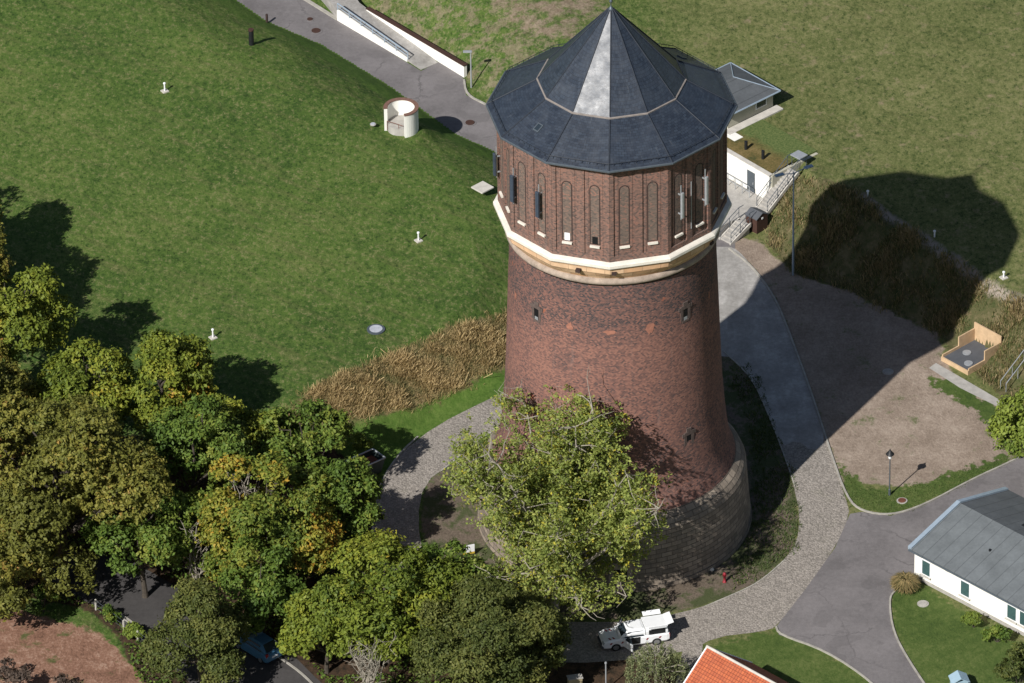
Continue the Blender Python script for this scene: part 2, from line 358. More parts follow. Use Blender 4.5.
LM = {
 'oak_olive': leafmat('leaves_oak_olive', [(0, (0.071, 0.075, 0.017)), (.45, (0.140, 0.147, 0.028)), (.8, (0.234, 0.209, 0.040)), (1, (0.337, 0.175, 0.053))]),
 'green': leafmat('leaves_green', [(0, (0.040, 0.078, 0.014)), (.5, (0.103, 0.161, 0.025)), (1, (0.224, 0.236, 0.040))]),
 'yellowgreen': leafmat('leaves_yellow_green', [(0, (0.061, 0.097, 0.014)), (.5, (0.162, 0.199, 0.025)), (.9, (0.292, 0.286, 0.035)), (1, (0.385, 0.225, 0.035))]),
 'autumn': leafmat('leaves_turning', [(0, (0.045, 0.075, 0.014)), (.4, (0.120, 0.167, 0.025)), (.72, (0.257, 0.233, 0.033)), (1, (0.498, 0.251, 0.035))]),
 'dark': leafmat('leaves_dark', [(0, (0.031, 0.049, 0.013)), (.5, (0.077, 0.095, 0.022)), (1, (0.162, 0.164, 0.041))]),
 'light': leafmat('leaves_light_poplar', [(0, (0.094, 0.132, 0.033)), (.5, (0.206, 0.256, 0.057)), (.85, (0.336, 0.366, 0.099)), (1, (0.458, 0.401, 0.047))], .32),
 'bright': leafmat('leaves_bright', [(0, (0.071, 0.120, 0.021)), (1, (0.227, 0.274, 0.042))]),
 'willow': leafmat('leaves_willow', [(0, (0.076, 0.103, 0.044)), (1, (0.235, 0.248, 0.117))]),
 'straw': leafmat('straw_blades', [(0, (0.069, 0.080, 0.028)), (.22, (0.138, 0.117, 0.048)), (.55, (0.310, 0.228, 0.103)), (1, (0.552, 0.414, 0.214))], .15),
 'weeds': leafmat('weed_blades', [(0, (0.039, 0.072, 0.018)), (.5, (0.094, 0.121, 0.037)), (.75, (0.193, 0.159, 0.069)), (1, (0.345, 0.262, 0.138))], .2),
 'plum': leafmat('shrub_plum', [(0, (0.041, 0.030, 0.025)), (1, (0.152, 0.110, 0.083))]),
}

# ---------------------------------------------------------------- terrain
HP = 3.1
toe_px = [(150, -60), (265, 21), (321, 45), (390, 87), (456, 135), (494, 151.5), (545, 190), (585, 245), (570, 320), (506, 384), (440, 415), (398, 447), (340, 470), (250, 500), (100, 540), (-100, 600), (-500, 760)]
toe2_px = [(1500, 660), (1150, 470), (1060, 418), (1004, 389), (958, 350), (937, 331), (886, 308), (846, 288), (795, 273), (776, 246), (763, 230), (750, 222), (744, 204), (729, 186.5), (640, 150), (540, 125), (486, 103), (463, 74), (372, 12), (300, -35)]
low = [P2(*p) for p in toe_px] + [(-120, -400), (500, -400)] + [P2(*p) for p in toe2_px]
def sdist(X, Y, poly):
    "signed distance, negative inside"
    p = np.array(poly, float); q = np.roll(p, -1, 0); d = np.full(X.shape, 1e9); ins = np.zeros(X.shape, bool)
    for (ax, ay), (bx, by) in zip(p, q):
        ex, ey = bx-ax, by-ay; l2 = ex*ex+ey*ey+1e-12
        t = np.clip(((X-ax)*ex+(Y-ay)*ey)/l2, 0, 1)
        d = np.minimum(d, np.hypot(X-ax-t*ex, Y-ay-t*ey))
        c = ((ay > Y) != (by > Y)) & (X < (bx-ax)*(Y-ay)/(by-ay+1e-12)+ax); ins ^= c
    return np.where(ins, -d, d)
def ldist(X, Y, line):
    p = np.array(line, float); d = np.full(X.shape, 1e9)
    for (ax, ay), (bx, by) in zip(p[:-1], p[1:]):
        ex, ey = bx-ax, by-ay; t = np.clip(((X-ax)*ex+(Y-ay)*ey)/(ex*ex+ey*ey+1e-12), 0, 1)
        d = np.minimum(d, np.hypot(X-ax-t*ex, Y-ay-t*ey))
    return d
def wob(X, Y, s, seed=0):
    r = np.random.RandomState(seed); o = 0
    for k in range(7):
        a, b_, c = r.uniform(0, 6.28), s*(1.5**k)*.6, r.uniform(0, 6.28)
        o = o + np.sin((X*math.cos(a)+Y*math.sin(a))*b_+c)/(1.25**k)
    return o/3.
def height(X, Y):
    X = np.asarray(X, float); Y = np.asarray(Y, float)
    d = sdist(X, Y, low); ne = np.clip((Y-2-(X+25)*0.)/14, 0, 1)*(X < 6); w = np.where(X > 15, 4.9, 5.8+4.2*ne)
    t = np.clip(d/w, 0, 1.4); s = .12
    h = HP*np.where(t < s, t*t/(2*s), np.where(t > 1, 1-s/2, np.minimum(t-s/2, 1-s/2-(np.clip(1+s/2-t, 0, s)**2)/(2*s)*.0)))
    h = h*(1/(1-s/2)); tc = np.clip(d/w, 0, 1); h = h*(1-ne)+ne*HP*(1-(1-tc)**2)
    kq = P(401, 106, HP+1.73); kd_ = np.hypot(X-kq[0]+.4, Y-kq[1]+.4); h = np.maximum(h, 2.75*np.clip((5.2-kd_)/3.2, 0, 1)**.8*np.clip(d/1.2, 0, 1))
    qa, qb = P2(943, 359.5, .1), P2(963, 370.5, .1); qr = math.atan2(qb[1]-qa[1], qb[0]-qa[0]); u_ = (X-qa[0])*math.cos(qr)+(Y-qa[1])*math.sin(qr); v_ = -(X-qa[0])*math.sin(qr)+(Y-qa[1])*math.cos(qr)
    pit_in = (u_ > -.1) & (u_ < 2.7) & (v_ > -.3) & (v_ < 3.4)
    bump = wob(X, Y, 1.6, 3)*.10*np.exp(-((t-.5)/.35)**2)
    return np.where(pit_in, 0., np.clip(h + bump*(d > .2), 0, HP+.05))
def hz(x, y): return float(height(np.array([x]), np.array([y]))[0])
def axis(lo, hi, st, far):
    a = list(np.arange(lo, hi+st/2, st)); g = st; x = hi; up = []
    while x < far: g *= 1.35; x += g; up.append(x)
    g = st; x = lo; dn = []
    while x > -far: g *= 1.35; x -= g; dn.append(x)
    return np.array(dn[::-1]+a+up)
gx = axis(-48, 48, .22, 1800); gy = axis(-56, 58, .22, 1800)
X, Y = np.meshgrid(gx, gy); Z = height(X, Y)
nx, ny = len(gx), len(gy)
idx = np.arange(nx*ny).reshape(ny, nx)
F = np.stack([idx[:-1, :-1], idx[:-1, 1:], idx[1:, 1:], idx[1:, :-1]], -1).reshape(-1, 4)
def px3(l): return [P2(*p) for p in l]
dryL = px3([(322, 383, 3.1), (380, 357, 3.1), (440, 330, 3.1), (508, 297, 3.1), (560, 265, 3.1), (565, 330, .8), (506, 366, .5), (430, 404, .5), (344, 436, .5), (290, 445, .5), (255, 430, 3.1)])
wildR = px3([(795, 172, 3.1), (860, 190, 3.1), (921, 234, 3.1), (983, 275, 3.1), (1030, 303, 3.1), (1120, 350, 3.1), (1120, 455, 0), (1004, 398, 0), (962, 362, 0), (937, 336, 0), (886, 311, 0), (846, 291, 0), (795, 277, 0), (770, 246, 0), (766, 214, 1.2), (786, 182, 2.6)])
yard = px3([(735, 236), (757, 241), (795, 275), (846, 290), (886, 310), (937, 333), (950, 372), (985, 395), (1010, 415), (1012, 462), (968, 479), (905, 487), (862, 483), (845, 495), (830, 451), (814, 400), (791, 337), (775, 297), (751, 265), (729, 248)])
redf = px3([(-200, 590), (0, 603), (45, 618), (92, 628), (120, 650), (150, 690), (160, 760), (-200, 760)])
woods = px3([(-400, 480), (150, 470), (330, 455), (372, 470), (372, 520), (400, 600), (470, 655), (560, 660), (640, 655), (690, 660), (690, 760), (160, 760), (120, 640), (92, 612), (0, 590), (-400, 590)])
soil = px3([(420, 520), (424, 490), (440, 470), (480, 450), (560, 440), (720, 350), (752, 376), (771, 420), (787, 463), (797, 500), (796, 545), (783, 562), (760, 582), (735, 594), (704, 607), (640, 617), (560, 620), (470, 600), (430, 560)])
nwbare = px3([(500, -20, 2), (600, 0, 3.1), (585, 40, 3.1), (520, 45, 2), (480, 10, 1)])
nwslope = px3([(300, -35, 0), (372, 12, 0), (463, 74, 0), (486, 103, 0), (560, 80, 3.1), (620, 20, 3.1), (560, -60, 3.1), (400, -100, 3.1)])
lush_lit = [P2(*p) for p in [(150, -60, 0), (265, 21, 0), (321, 45, 0), (390, 87, 0), (456, 135, 0), (494, 151.5, 0)]]
lush2 = [P2(*p) for p in [(506, 384), (440, 415), (398, 447), (340, 470)]]
track = [P2(*p) for p in [(860, 196, 3.1), (897, 222, 3.1), (925, 240, 3.1), (955, 260, 3.1), (985, 281, 3.1), (1024, 303, 3.1), (1100, 345, 3.1)]]
islandg = px3([(846, 497), (862, 510), (891, 515), (924, 505), (974, 479), (1008, 463), (1010, 452), (970, 468), (930, 480), (890, 490), (862, 485), (846, 472), (836, 455), (842, 490)])
stripg = px3([(928, 376), (950, 382), (1000, 407), (1012, 425), (1008, 440), (975, 412), (930, 385)])
def mk(*ds): return [np.clip(.5-d/3., 0, 1) for d in ds]
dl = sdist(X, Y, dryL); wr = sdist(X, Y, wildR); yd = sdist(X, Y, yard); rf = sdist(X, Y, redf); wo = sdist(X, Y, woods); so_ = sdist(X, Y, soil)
nb_ = np.minimum(sdist(X, Y, nwbare)+.3, 9); ns_ = sdist(X, Y, nwslope)
tr_ = ldist(X, Y, track)-.45; lu = np.minimum(ldist(X, Y, lush_lit)-2.6, ldist(X, Y, lush2)-2.6)
lawnA = px3([(893, 592), (889, 602), (893, 632), (908, 660), (935, 700), (1100, 760), (1100, 640), (1024, 645), (914, 581)]); lawnB = px3([(690, 700), (700, 650), (776, 629), (826, 651), (872, 682), (890, 712), (860, 780), (720, 780)])
gi = np.minimum(np.minimum(sdist(X, Y, islandg), sdist(X, Y, stripg)), np.minimum(sdist(X, Y, lawnA), sdist(X, Y, lawnB)))
right = 1/(1+np.exp(-(X-P(640, 60, 3.1)[0]+ (Y-20)*-.05)/2.))
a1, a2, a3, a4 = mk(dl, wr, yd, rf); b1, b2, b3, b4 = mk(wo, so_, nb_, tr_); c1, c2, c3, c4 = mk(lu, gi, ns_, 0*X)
c4 = right
pk = lambda *a: np.stack([q.ravel() for q in a], -1)
V = np.stack([X.ravel(), Y.ravel(), Z.ravel()], -1)

def ground_mat():
    mt, nt, bs = newmat('ground'); b = NB(nt); co = b.coord()
    def att(n):
        a = b.n('ShaderNodeAttribute', attribute_name=n); s_ = b.n('ShaderNodeSeparateColor'); b.L(a.outputs['Color'], s_.inputs[0])
        return [s_.outputs[0], s_.outputs[1], s_.outputs[2], a.outputs['Alpha']]
    A, B, C_ = att('zonea'), att('zoneb'), att('zonec')
    big = b.noise(co, .055, 5, .6); mid = b.noise(co, .30, 6, .65); fine = b.noise(co, 1.9, 6, .75, sc3=(1, .68, 1)); blade = b.noise(co, 6., 3, .75, sc3=(1, .68, 1)); patch = b.noise(co, .8, 6, .7)
    edge = b.math('SUBTRACT', b.noise(co, .9, 6, .7), .5)
    def m(att_, lo=.47, hi=.53, amp=.9):
        return b.ramp(b.math('ADD', att_, b.math('MULTIPLY', edge, amp)), [(lo, 0.), (hi, 1.)])
    gf = b.math('ADD', b.math('ADD', b.math('MULTIPLY', big, .26), b.math('MULTIPLY', mid, .20)), b.math('ADD', b.math('MULTIPLY', fine, .34), b.math('MULTIPLY', blade, .22)))
    gl = b.ramp(gf, [(.38, (.024, .050, .012)), (.47, (.052, .096, .019)), (.54, (.082, .132, .027)), (.63, (.145, .170, .052))])
    gr = b.ramp(gf, [(.38, (.045, .060, .020)), (.47, (.094, .112, .036)), (.54, (.140, .150, .056)), (.63, (.225, .205, .10))])
    # mowing streaks
    mp = b.n('ShaderNodeMapping'); mp.inputs['Rotation'].default_value = (0, 0, R_(38)); b.L(co, mp.inputs[0]); stk = b.noise(mp.outputs[0], .8, 5, .65, sc3=(.22, 1.9, 1))
    c = b.mix(C_[3], gl, gr)
    c = b.mix(b.ramp(stk, [(.50, 0.), (.68, .5)]), c, (.115, .115, .045))
    spk = b.noise(co, 3.4, 3, .8, sc3=(1, .68, 1)); c = b.mix(b.ramp(spk, [(.54, 0.), (.66, .75)]), c, (.20, .19, .085)); c = b.mix(b.ramp(spk, [(.34, .8), (.46, 0.)]), c, (.020, .040, .010))
    # straw spots on the right lawn
    sp_ = b.math('MULTIPLY', b.ramp(b.math('ADD', b.math('MULTIPLY', patch, .7), b.math('MULTIPLY', fine, .3)), [(.55, 0.), (.66, .7)]), b.math('ADD', b.math('MULTIPLY', C_[3], .85), .10))
    c = b.mix(sp_, c, (.26, .20, .13))
    lg = b.ramp(gf, [(.38, (.034, .072, .013)), (.5, (.070, .130, .022)), (.62, (.125, .185, .042))])  # rich strip green, brightened in colour to make up for grazing sun
    c = b.mix(b.math('MULTIPLY', m(C_[0], .4, .62), .9), c, lg)
    # north-west slope: brown patches in green
    pn = b.ramp(b.math('ADD', b.math('MULTIPLY', patch, .75), b.math('MULTIPLY', blade, .25)), [(.47, 0.), (.56, 1.)])
    bare = b.ramp(b.math('ADD', b.math('MULTIPLY', fine, .6), b.math('MULTIPLY', blade, .4)), [(.36, (.13, .095, .062)), (.64, (.30, .235, .175))])
    c = b.mix(b.math('MULTIPLY', b.math('MULTIPLY', pn, .6), m(C_[2], .4, .6)), c, bare)
    c = b.mix(b.math('MULTIPLY', m(B[2], .42, .6), b.ramp(patch, [(.42, .1), (.58, .85)])), c, bare)
    # slopes under tall grass
    c = b.mix(m(A[0], .42, .58, 1.2), c, b.ramp(b.math('ADD', b.math('MULTIPLY', patch, .6), b.math('MULTIPLY', fine, .4)), [(.36, (.055, .075, .022)), (.48, (.13, .115, .05)), (.62, (.29, .215, .11))]))
    c = b.mix(b.math('MULTIPLY', m(A[1]), .9), c, b.ramp(b.math('ADD', b.math('MULTIPLY', patch, .5), b.math('MULTIPLY', fine, .5)), [(.38, (.045, .060, .020)), (.5, (.095, .085, .040)), (.64, (.20, .155, .09))]))
    c = b.mix(b.math('MULTIPLY', m(B[3], .42, .58, .5), .85), c, (.33, .28, .235))
    # gravel yard with weeds at random
    yc = b.ramp(b.math('ADD', b.math('MULTIPLY', mid, .35), b.math('ADD', b.math('MULTIPLY', fine, .35), b.math('MULTIPLY', blade, .3))), [(.38, (.18, .138, .105)), (.50, (.27, .213, .168)), (.62, (.38, .31, .25))])
    wd_ = b.ramp(b.math('ADD', b.math('MULTIPLY', b.noise(co, .33, 5, .65), .62), b.math('MULTIPLY', fine, .38)), [(.565, 0.), (.63, .75)])
    yc = b.mix(wd_, yc, (.075, .10, .03))
    c = b.mix(m(A[2], .46, .54, .5), c, yc)
    c = b.mix(m(C_[1], .46, .54, 1.3), c, b.ramp(gf, [(.38, (.030, .055, .014)), (.5, (.065, .100, .024)), (.62, (.13, .155, .05))]))
    # soil round the tower, woods floor, the red field
    sc_ = b.ramp(b.math('ADD', b.math('MULTIPLY', mid, .5), b.math('MULTIPLY', blade, .5)), [(.35, (.085, .068, .05)), (.65, (.21, .165, .13))])
    sg = b.ramp(b.math('ADD', b.math('MULTIPLY', mid, .6), b.math('MULTIPLY', fine, .4)), [(.46, 0.), (.54, .85)]); sc_ = b.mix(sg, sc_, (.045, .065, .02))
    c = b.mix(m(B[1], .45, .55, .6), c, sc_)
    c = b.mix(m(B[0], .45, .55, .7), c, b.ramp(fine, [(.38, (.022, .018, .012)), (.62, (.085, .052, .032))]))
    rc = b.ramp(b.math('ADD', b.math('MULTIPLY', mid, .3), b.math('ADD', b.math('MULTIPLY', fine, .35), b.math('MULTIPLY', blade, .35))), [(.38, (.11, .060, .040)), (.5, (.23, .125, .085)), (.62, (.38, .255, .19))])
    rc = b.mix(b.ramp(b.noise(co, .5, 5, .65), [(.58, 0.), (.66, .8)]), rc, (.06, .09, .025))
    c = b.mix(m(A[3], .46, .54, .6), c, rc)
    b.L(c, bs.inputs['Base Color']); bs.inputs['Roughness'].default_value = .95; bs.inputs['Specular IOR Level'].default_value = .12
    b.bump(b.math('ADD', fine, b.math('MULTIPLY', blade, .5)), .7, .11, bs)
    return mt
g = meshobj('ground', V, F, ground_mat(), smooth=True, attrs={'zonea': ('FLOAT_COLOR', pk(a1, a2, a3, a4)), 'zoneb': ('FLOAT_COLOR', pk(b1, b2, b3, b4)), 'zonec': ('FLOAT_COLOR', pk(c1, c2, c3, c4))})
tag(g, kind='structure')

# sheets laid on the flat ground
def smoothpoly(pts, it=2, closed=True):
    p = np.array(pts, float)
    for _ in range(it):
        q = np.roll(p, -1, 0); n = np.empty((2*len(p), 2)); n[0::2] = .75*p+.25*q; n[1::2] = .25*p+.75*q
        p = n if closed else np.vstack([p[:1], n[1:-3], p[-1:]])
    return [tuple(q) for q in p]
def sheet(name, px, z, mat, it=2):
    import bmesh
    pts = smoothpoly([P2(*p) for p in px], it) if it else [P2(*p) for p in px]
    bm = bmesh.new(); vs = [bm.verts.new((x, y, z)) for x, y in pts]
    f = bm.faces.new(vs); bm.normal_update()
    if f.normal.z < 0: bmesh.ops.reverse_faces(bm, faces=[f])
    bmesh.ops.triangulate(bm, faces=bm.faces[:], ngon_method='EAR_CLIP')
    me = bpy.data.meshes.new(name); bm.to_mesh(me); bm.free(); me.materials.append(mat)
    o = bpy.data.objects.new(name, me); col.objects.link(o); return tag(o, kind='structure')
# road through the cutting between the two lawns
sheet('road', [(150, -60), (265, 23), (321, 47), (390, 89), (456, 137), (494, 153), (545, 190), (590, 245), (640, 290), (735, 300), (735, 225), (700, 190), (620, 150), (540, 128), (488, 106), (466, 95), (463, 77), (442, 60), (421, 71), (338, 20), (301, -5), (240, -60)], .008, M['asphalt'], 0)
pav = sheet('paved_path', [(560, 300), (640, 250), (727, 246), (738, 250), (751, 265), (775, 297), (791, 337), (806, 375), (814, 400), (827, 443), (812, 452), (798, 440), (781, 447), (771, 420), (751, 374), (724, 352), (640, 360)], .016, M['pavers'], 1)
# cobbled way round the tower
ring_out = [(806, 372), (814, 400), (830, 451), (846, 499), (850, 515), (835, 548), (805, 590), (777, 627), (760, 632), (715, 637), (690, 652), (600, 663), (540, 662), (470, 655), (415, 615), (378, 560), (372, 520), (379, 483), (399, 454), (437, 425), (487, 400), (560, 366)]
ring_in = [(580, 385), (507, 425), (482, 437), (453, 462), (424, 483), (417, 520), (425, 565), (470, 608), (545, 622), (640, 622), (704, 607), (735, 594), (760, 582), (783, 561), (797, 543), (800, 515), (794, 487), (787, 463), (771, 420), (752, 374)]
sheet('cobbled_path', ring_out+ring_in, .012, M['cobbles'], 1)
sheet('asphalt_yard', [(850, 514), (862, 512), (891, 516), (924, 505.6), (974, 478.7), (1007, 464), (1060, 440), (1150, 400), (1250, 520), (1150, 600), (1000, 560), (914, 578), (893, 592), (889, 602), (893, 632), (908, 660), (935, 700), (890, 712), (872, 682), (826, 651), (779, 635), (776, 627), (805, 590), (835, 548)], .02, M['asphalt'], 0)
sheet('lane', [(40, 545), (130, 560), (200, 600), (290, 652), (312, 674), (345, 705), (215, 705), (150, 648), (108, 612), (40, 580)], .01, M['asphalt_shaded'], 0)
sheet('footpath', [(685, 640), (703, 637), (700, 700), (672, 700)], .02, M['cobbles'], 0)
sheet('concrete_strip', [(929, 368), (936, 363), (962, 378), (1003, 402), (1000, 408), (960, 388)], .012, M['concrete'], 0)
def kerb(px, z0=0., w=.13, h=.10, name='kerb', mat='kerbstone', it=2):
    pts = smoothpoly([P2(*p) for p in px], it, False); p = np.array(pts); mb = MB()
    t = np.gradient(p, axis=0); t /= np.linalg.norm(t, axis=1)[:, None]; nrm = np.stack([-t[:, 1], t[:, 0]], -1)
    v = []; f = []
    for i in range(len(p)):
        a, c = p[i]+nrm[i]*w/2, p[i]-nrm[i]*w/2
        v += [(a[0], a[1], z0-.05), (a[0], a[1], z0+h), (c[0], c[1], z0+h), (c[0], c[1], z0-.05)]
    for i in range(len(p)-1):
        for j in range(4):
            f.append((4*i+j, 4*i+(j+1) % 4, 4*i+4+(j+1) % 4, 4*i+4+j))
    return tag(mb.add(v, f).build(name, M[mat]), kind='structure')
kerb([(729, 249), (751, 265), (775, 297), (791, 337), (814, 400), (830, 451), (847, 499), (862, 512), (891, 516), (924, 505.6), (974, 478.7), (1007, 464), (1060, 438)])
kerb([(776, 627), (779, 635), (826, 651), (872, 682), (890, 705)])
kerb([(912, 582), (893, 592), (889, 602), (893, 632), (908, 660), (935, 700)])
kerb([(301, -3), (338, 20)], w=.3); kerb([(464, 80), (466, 95), (486, 105), (520, 122)], w=.16)
kerb([(438, 140), (456, 137), (494, 153), (520, 172)], w=.14, h=.06)
kerb([(724, 352), (751, 376), (771, 420), (787, 463), (795, 487)], w=.1, h=.06)
kerb([(785, 560), (760, 582), (735, 594), (704, 607)], w=.1, h=.05)
kerb([(372, 545), (373, 520), (380, 483), (399, 454), (418, 437)], w=.14, h=.08)
kerb([(507, 424), (482, 437), (453, 462), (440, 472)], w=.1, h=.05)
kerb([(113, 611), (130, 622), (150, 638)], w=.3, h=.1); kerb([(275, 655), (300, 672), (318, 690)], w=.15)

# ---------------------------------------------------------------- the water tower
TX, TY = 7.29, -23.24; DEL = -.0393
tw = empty('water_tower', (TX, TY, 0), 0, 'tall round brick water tower with twelve-sided slate roof standing in the middle', 'water tower')
# stone plinth
mb = MB(); prof = [(10.02, -.2), (10.0, .35), (9.93, .4)] + [(9.93-.075*k, .4+k*.98) for k in range(1, 5)] + [(9.6, 4.75), (9.45, 5.1), (9.2, 5.42), (8.8, 5.8)]
mb.lathe(prof, 120); plinth = mb.build('stone_plinth', M['ashlar'], tw, smooth=False)
mb = MB(); prof = [(8.84, 5.6), (8.74, 6.0), (8.42, 6.8), (8.2, 8.2), (8.02, 10.), (7.86, 12.), (7.74, 14.5), (7.63, 17.5), (7.52, 20.5), (7.42, 23.), (7.38, 24.6)]
mb.lathe(prof, 128); mb.build('brick_shaft', M['brick'], tw, smooth=True)
def shaftR(z):
    zs = [p[1] for p in prof]; rs = [p[0] for p in prof]; return float(np.interp(z, zs, rs))
rp = []
for k in range(9):
    a = R_(-80+k*20); rp.append((7.46+.24*math.cos(a), 25.06+.27*math.sin(a)))
mb = MB(); mb.lathe([(7.3, 24.6)]+rp+[(7.3, 25.4)], 96); mb.build('stone_ring', M['ring_stone'], tw, smooth=True)
# flared ochre band from circle to twelve sides
k = 96; v = []; f = []
def rpoly(R, ang):
    a = (ang % (math.pi/6)) - math.pi/12; return R*math.cos(math.pi/12)/math.cos(a)
lev = [(0, 25.25, 7.42), (.3, 25.6, 7.5), (.75, 26.1, 7.8), (1., 26.68, 8.2)]
for t, z, r in lev:
    for j in range(k):
        a = 2*math.pi*j/k; rr = (1-t)*r+t*rpoly(8.3, a); v.append((rr*math.sin(a+DEL), -rr*math.cos(a+DEL), z))
for i in range(3):
    for j in range(k): f.append((i*k+j, i*k+(j+1) % k, (i+1)*k+(j+1) % k, (i+1)*k+j))
meshobj('ochre_corbel_band', v, f, M['ochre'], tw)
mb = MB(); mb.lathe([(8.0, 26.62), (8.46, 26.66), (8.5, 26.72), (8.5, 26.92), (8.42, 27.0), (8.08, 27.12)], 12, ph=DEL); mb.build('white_cornice', M['white_stone'], tw)
# corbel blocks under the cornice
for a in (-1, 0, 2):
    w_ = R_(a*30+(14 if a == -1 else 2 if a == 0 else 0))+DEL
    mb = MB(); mb.box((8.05*math.sin(w_), -8.05*math.cos(w_), 26.2), (.35, .5, .22), w_); mb.build('corbel_block', M['frame_dark'], tw)
# drum: recessed wall, piers, arched niches
RD = 8.17; ap = math.cos(math.pi/12)
mb = MB(); mb.lathe([(RD-.10, 26.9), (RD-.10, 34.9)], 12, ph=DEL); drum = mb.build('brick_drum', M['brick_drum'], tw)
mb = MB(); side = 2*RD*math.sin(math.pi/12)
def face_frame(i):
    a = R_(i*30+15)+DEL; n = np.array([math.sin(a), -math.cos(a)]); t = np.array([math.cos(a), math.sin(a)]); return a, n, t
def fbox(mb, i, u0, u1, z0, z1, d0, d1):
    "box on face i: u along the face, d proud of the nominal face plane"
    a, n, t = face_frame(i); c = n*(RD*ap+(d0+d1)/2)+t*(u0+u1)/2
    mb.box((c[0], c[1], (z0+z1)/2), (u1-u0, d1-d0, z1-z0), a)
piers = MB(); nich = MB(); sills = MB(); edge = MB(); NU = (-1.02, 1.02); NW = .40
def arch(u, z0, z1, w, n=10):
    return [(u-w, z0), (u+w, z0)] + [(u+w*math.cos(math.pi*j/n), z1-w+w*math.sin(math.pi*j/n)) for j in range(n+1)]
def on_face(i, pts, d):
    a, n, t = face_frame(i); return [(n[0]*(RD*ap+d)+t[0]*u, n[1]*(RD*ap+d)+t[1]*u, z) for u, z in pts]
for i in range(12):
    fbox(piers, i, -side/2+.01, -side/2+.30, 27.1, 34.55, -.2, 0)       # corner piers
    fbox(piers, i, side/2-.30, side/2-.01, 27.1, 34.55, -.2, 0)
    fbox(piers, i, -.27, .27, 27.1, 34.55, -.2, -.003)
    fbox(piers, i, -side/2+.02, side/2-.02, 34.55, 34.95, -.2, .06)     # head band
    fbox(piers, i, -side/2+.30, side/2-.30, 27.1, 27.5, -.19, -.006)
    for u in NU:
        for s in (-1, 1):                                               # thin vertical rib either side of a niche
            fbox(piers, i, u+s*.52-.06, u+s*.52+.06, 27.5, 34.3, -.2, -.07)
        p0 = on_face(i, arch(u, 28.35, 33.3, NW), -.092); edge.add(p0, [tuple(range(len(p0)))])
        p1 = on_face(i, arch(u, 28.42, 33.22, NW-.09), -.085); nich.add(p1, [tuple(range(len(p1)))])
        sills = MB(); fbox(sills, i, u-.36, u+.36, 28.14, 28.28, -.14, .06); sills.build('niche_sill', M['white_stone'], tw)
piers.build('pilasters', M['brick_drum'], tw); edge.build('niche_surrounds', M['frame_dark'], tw)
nich.build('blind_niches', M['niche_brick'], tw)
def fwin(i, u, z0, z1, mat, nm, w=.22):
    mb = MB(); fbox(mb, i, u-w, u+w, z0, z1, -.13, -.06); o = mb.build(nm, M[mat], tw); return o
fwin(-1, NU[0], 28.4, 29.0, 'white_paint', 'shuttered_window', .2); fwin(-1, NU[1], 28.4, 29.0, 'hole', 'window_opening', .2)
# antennas
def antenna(i, u, z0, z1, mat='antenna', w=.17, pole=True):
    mb = MB(); fbox(mb, i, u-w, u+w, z0, z1, .25, .42); o = mb.build('antenna_panel', M[mat], tw, bevel=.03)
    mb = MB(); fbox(mb, i, u-.03, u+.03, z0-.2, z1+.55, .16, .22); fbox(mb, i, u-.03, u+.03, z0+.2, z0+.3, -.1, .2); fbox(mb, i, u-.03, u+.03, z1-.3, z1-.2, -.1, .2)
    mb.build('bracket', M['galv'], o)
antenna(-2, 1.0, 29.8, 31.9, w=.16); antenna(-2, -1.6, 29.9, 32.1, w=.16)
antenna(-3, -1.5, 29.6, 31.4, w=.16); antenna(1, -1.02, 29.8, 31.9, 'galv', .11); antenna(1, 1.35, 29.9, 32.2, 'galv', .11)
mb = MB(); fbox(mb, 1, .1, .15, 28.3, 32.2, .02, .07); mb.build('conduit', M['galv'], tw)
# roof
mb = MB(); mb.lathe([(8.05, 34.72), (8.82, 34.9), (8.92, 34.98), (8.92, 35.08), (8.84, 35.12), (8.80, 35.1)], 12, ph=DEL); gut = mb.build('gutter', M['lead'], tw)
mb = MB(); mb.lathe([(8.86, 35.09), (5.3, 37.16)], 12, ph=DEL); mb.build('lower_roof', M['slate'], tw)
mb = MB(); mb.lathe([(5.3, 37.1), (5.31, 37.25), (5.25, 37.28), (5.1, 37.26)], 12, ph=DEL); mb.build('roof_band', M['tan'], tw)
mb = MB(); mb.lathe([(5.24, 37.24), (.18, 43.0)], 12, ph=DEL); mb.build('spire_roof', M['slate'], tw)
mb = MB()
for j in range(12):
    a = R_(j*30)+DEL; s_, c_ = math.sin(a), -math.cos(a)
    mb.tube([(8.84*s_, 8.84*c_, 35.12), (5.34*s_, 5.34*c_, 37.17)], .05, 6); mb.tube([(5.2*s_, 5.2*c_, 37.32), (.2*s_, .2*c_, 43.02)], .04, 6)
mb.build('hip_ridges', M['hipm'], tw)
mb = MB(); mb.lathe([(.22, 42.8), (.24, 42.95), (.12, 43.15), (.04, 43.25), (.035, 43.5), (.11, 43.58), (.13, 43.66), (.08, 43.76), (.03, 43.85), (.02, 44.7), (0, 44.72)], 14); fin = mb.build('finial', M['lead'], tw, smooth=True)
mb = MB(); mb.box((0.05, 0, 44.35), (.45, .03, .18)); mb.build('weather_vane', M['lead'], fin)
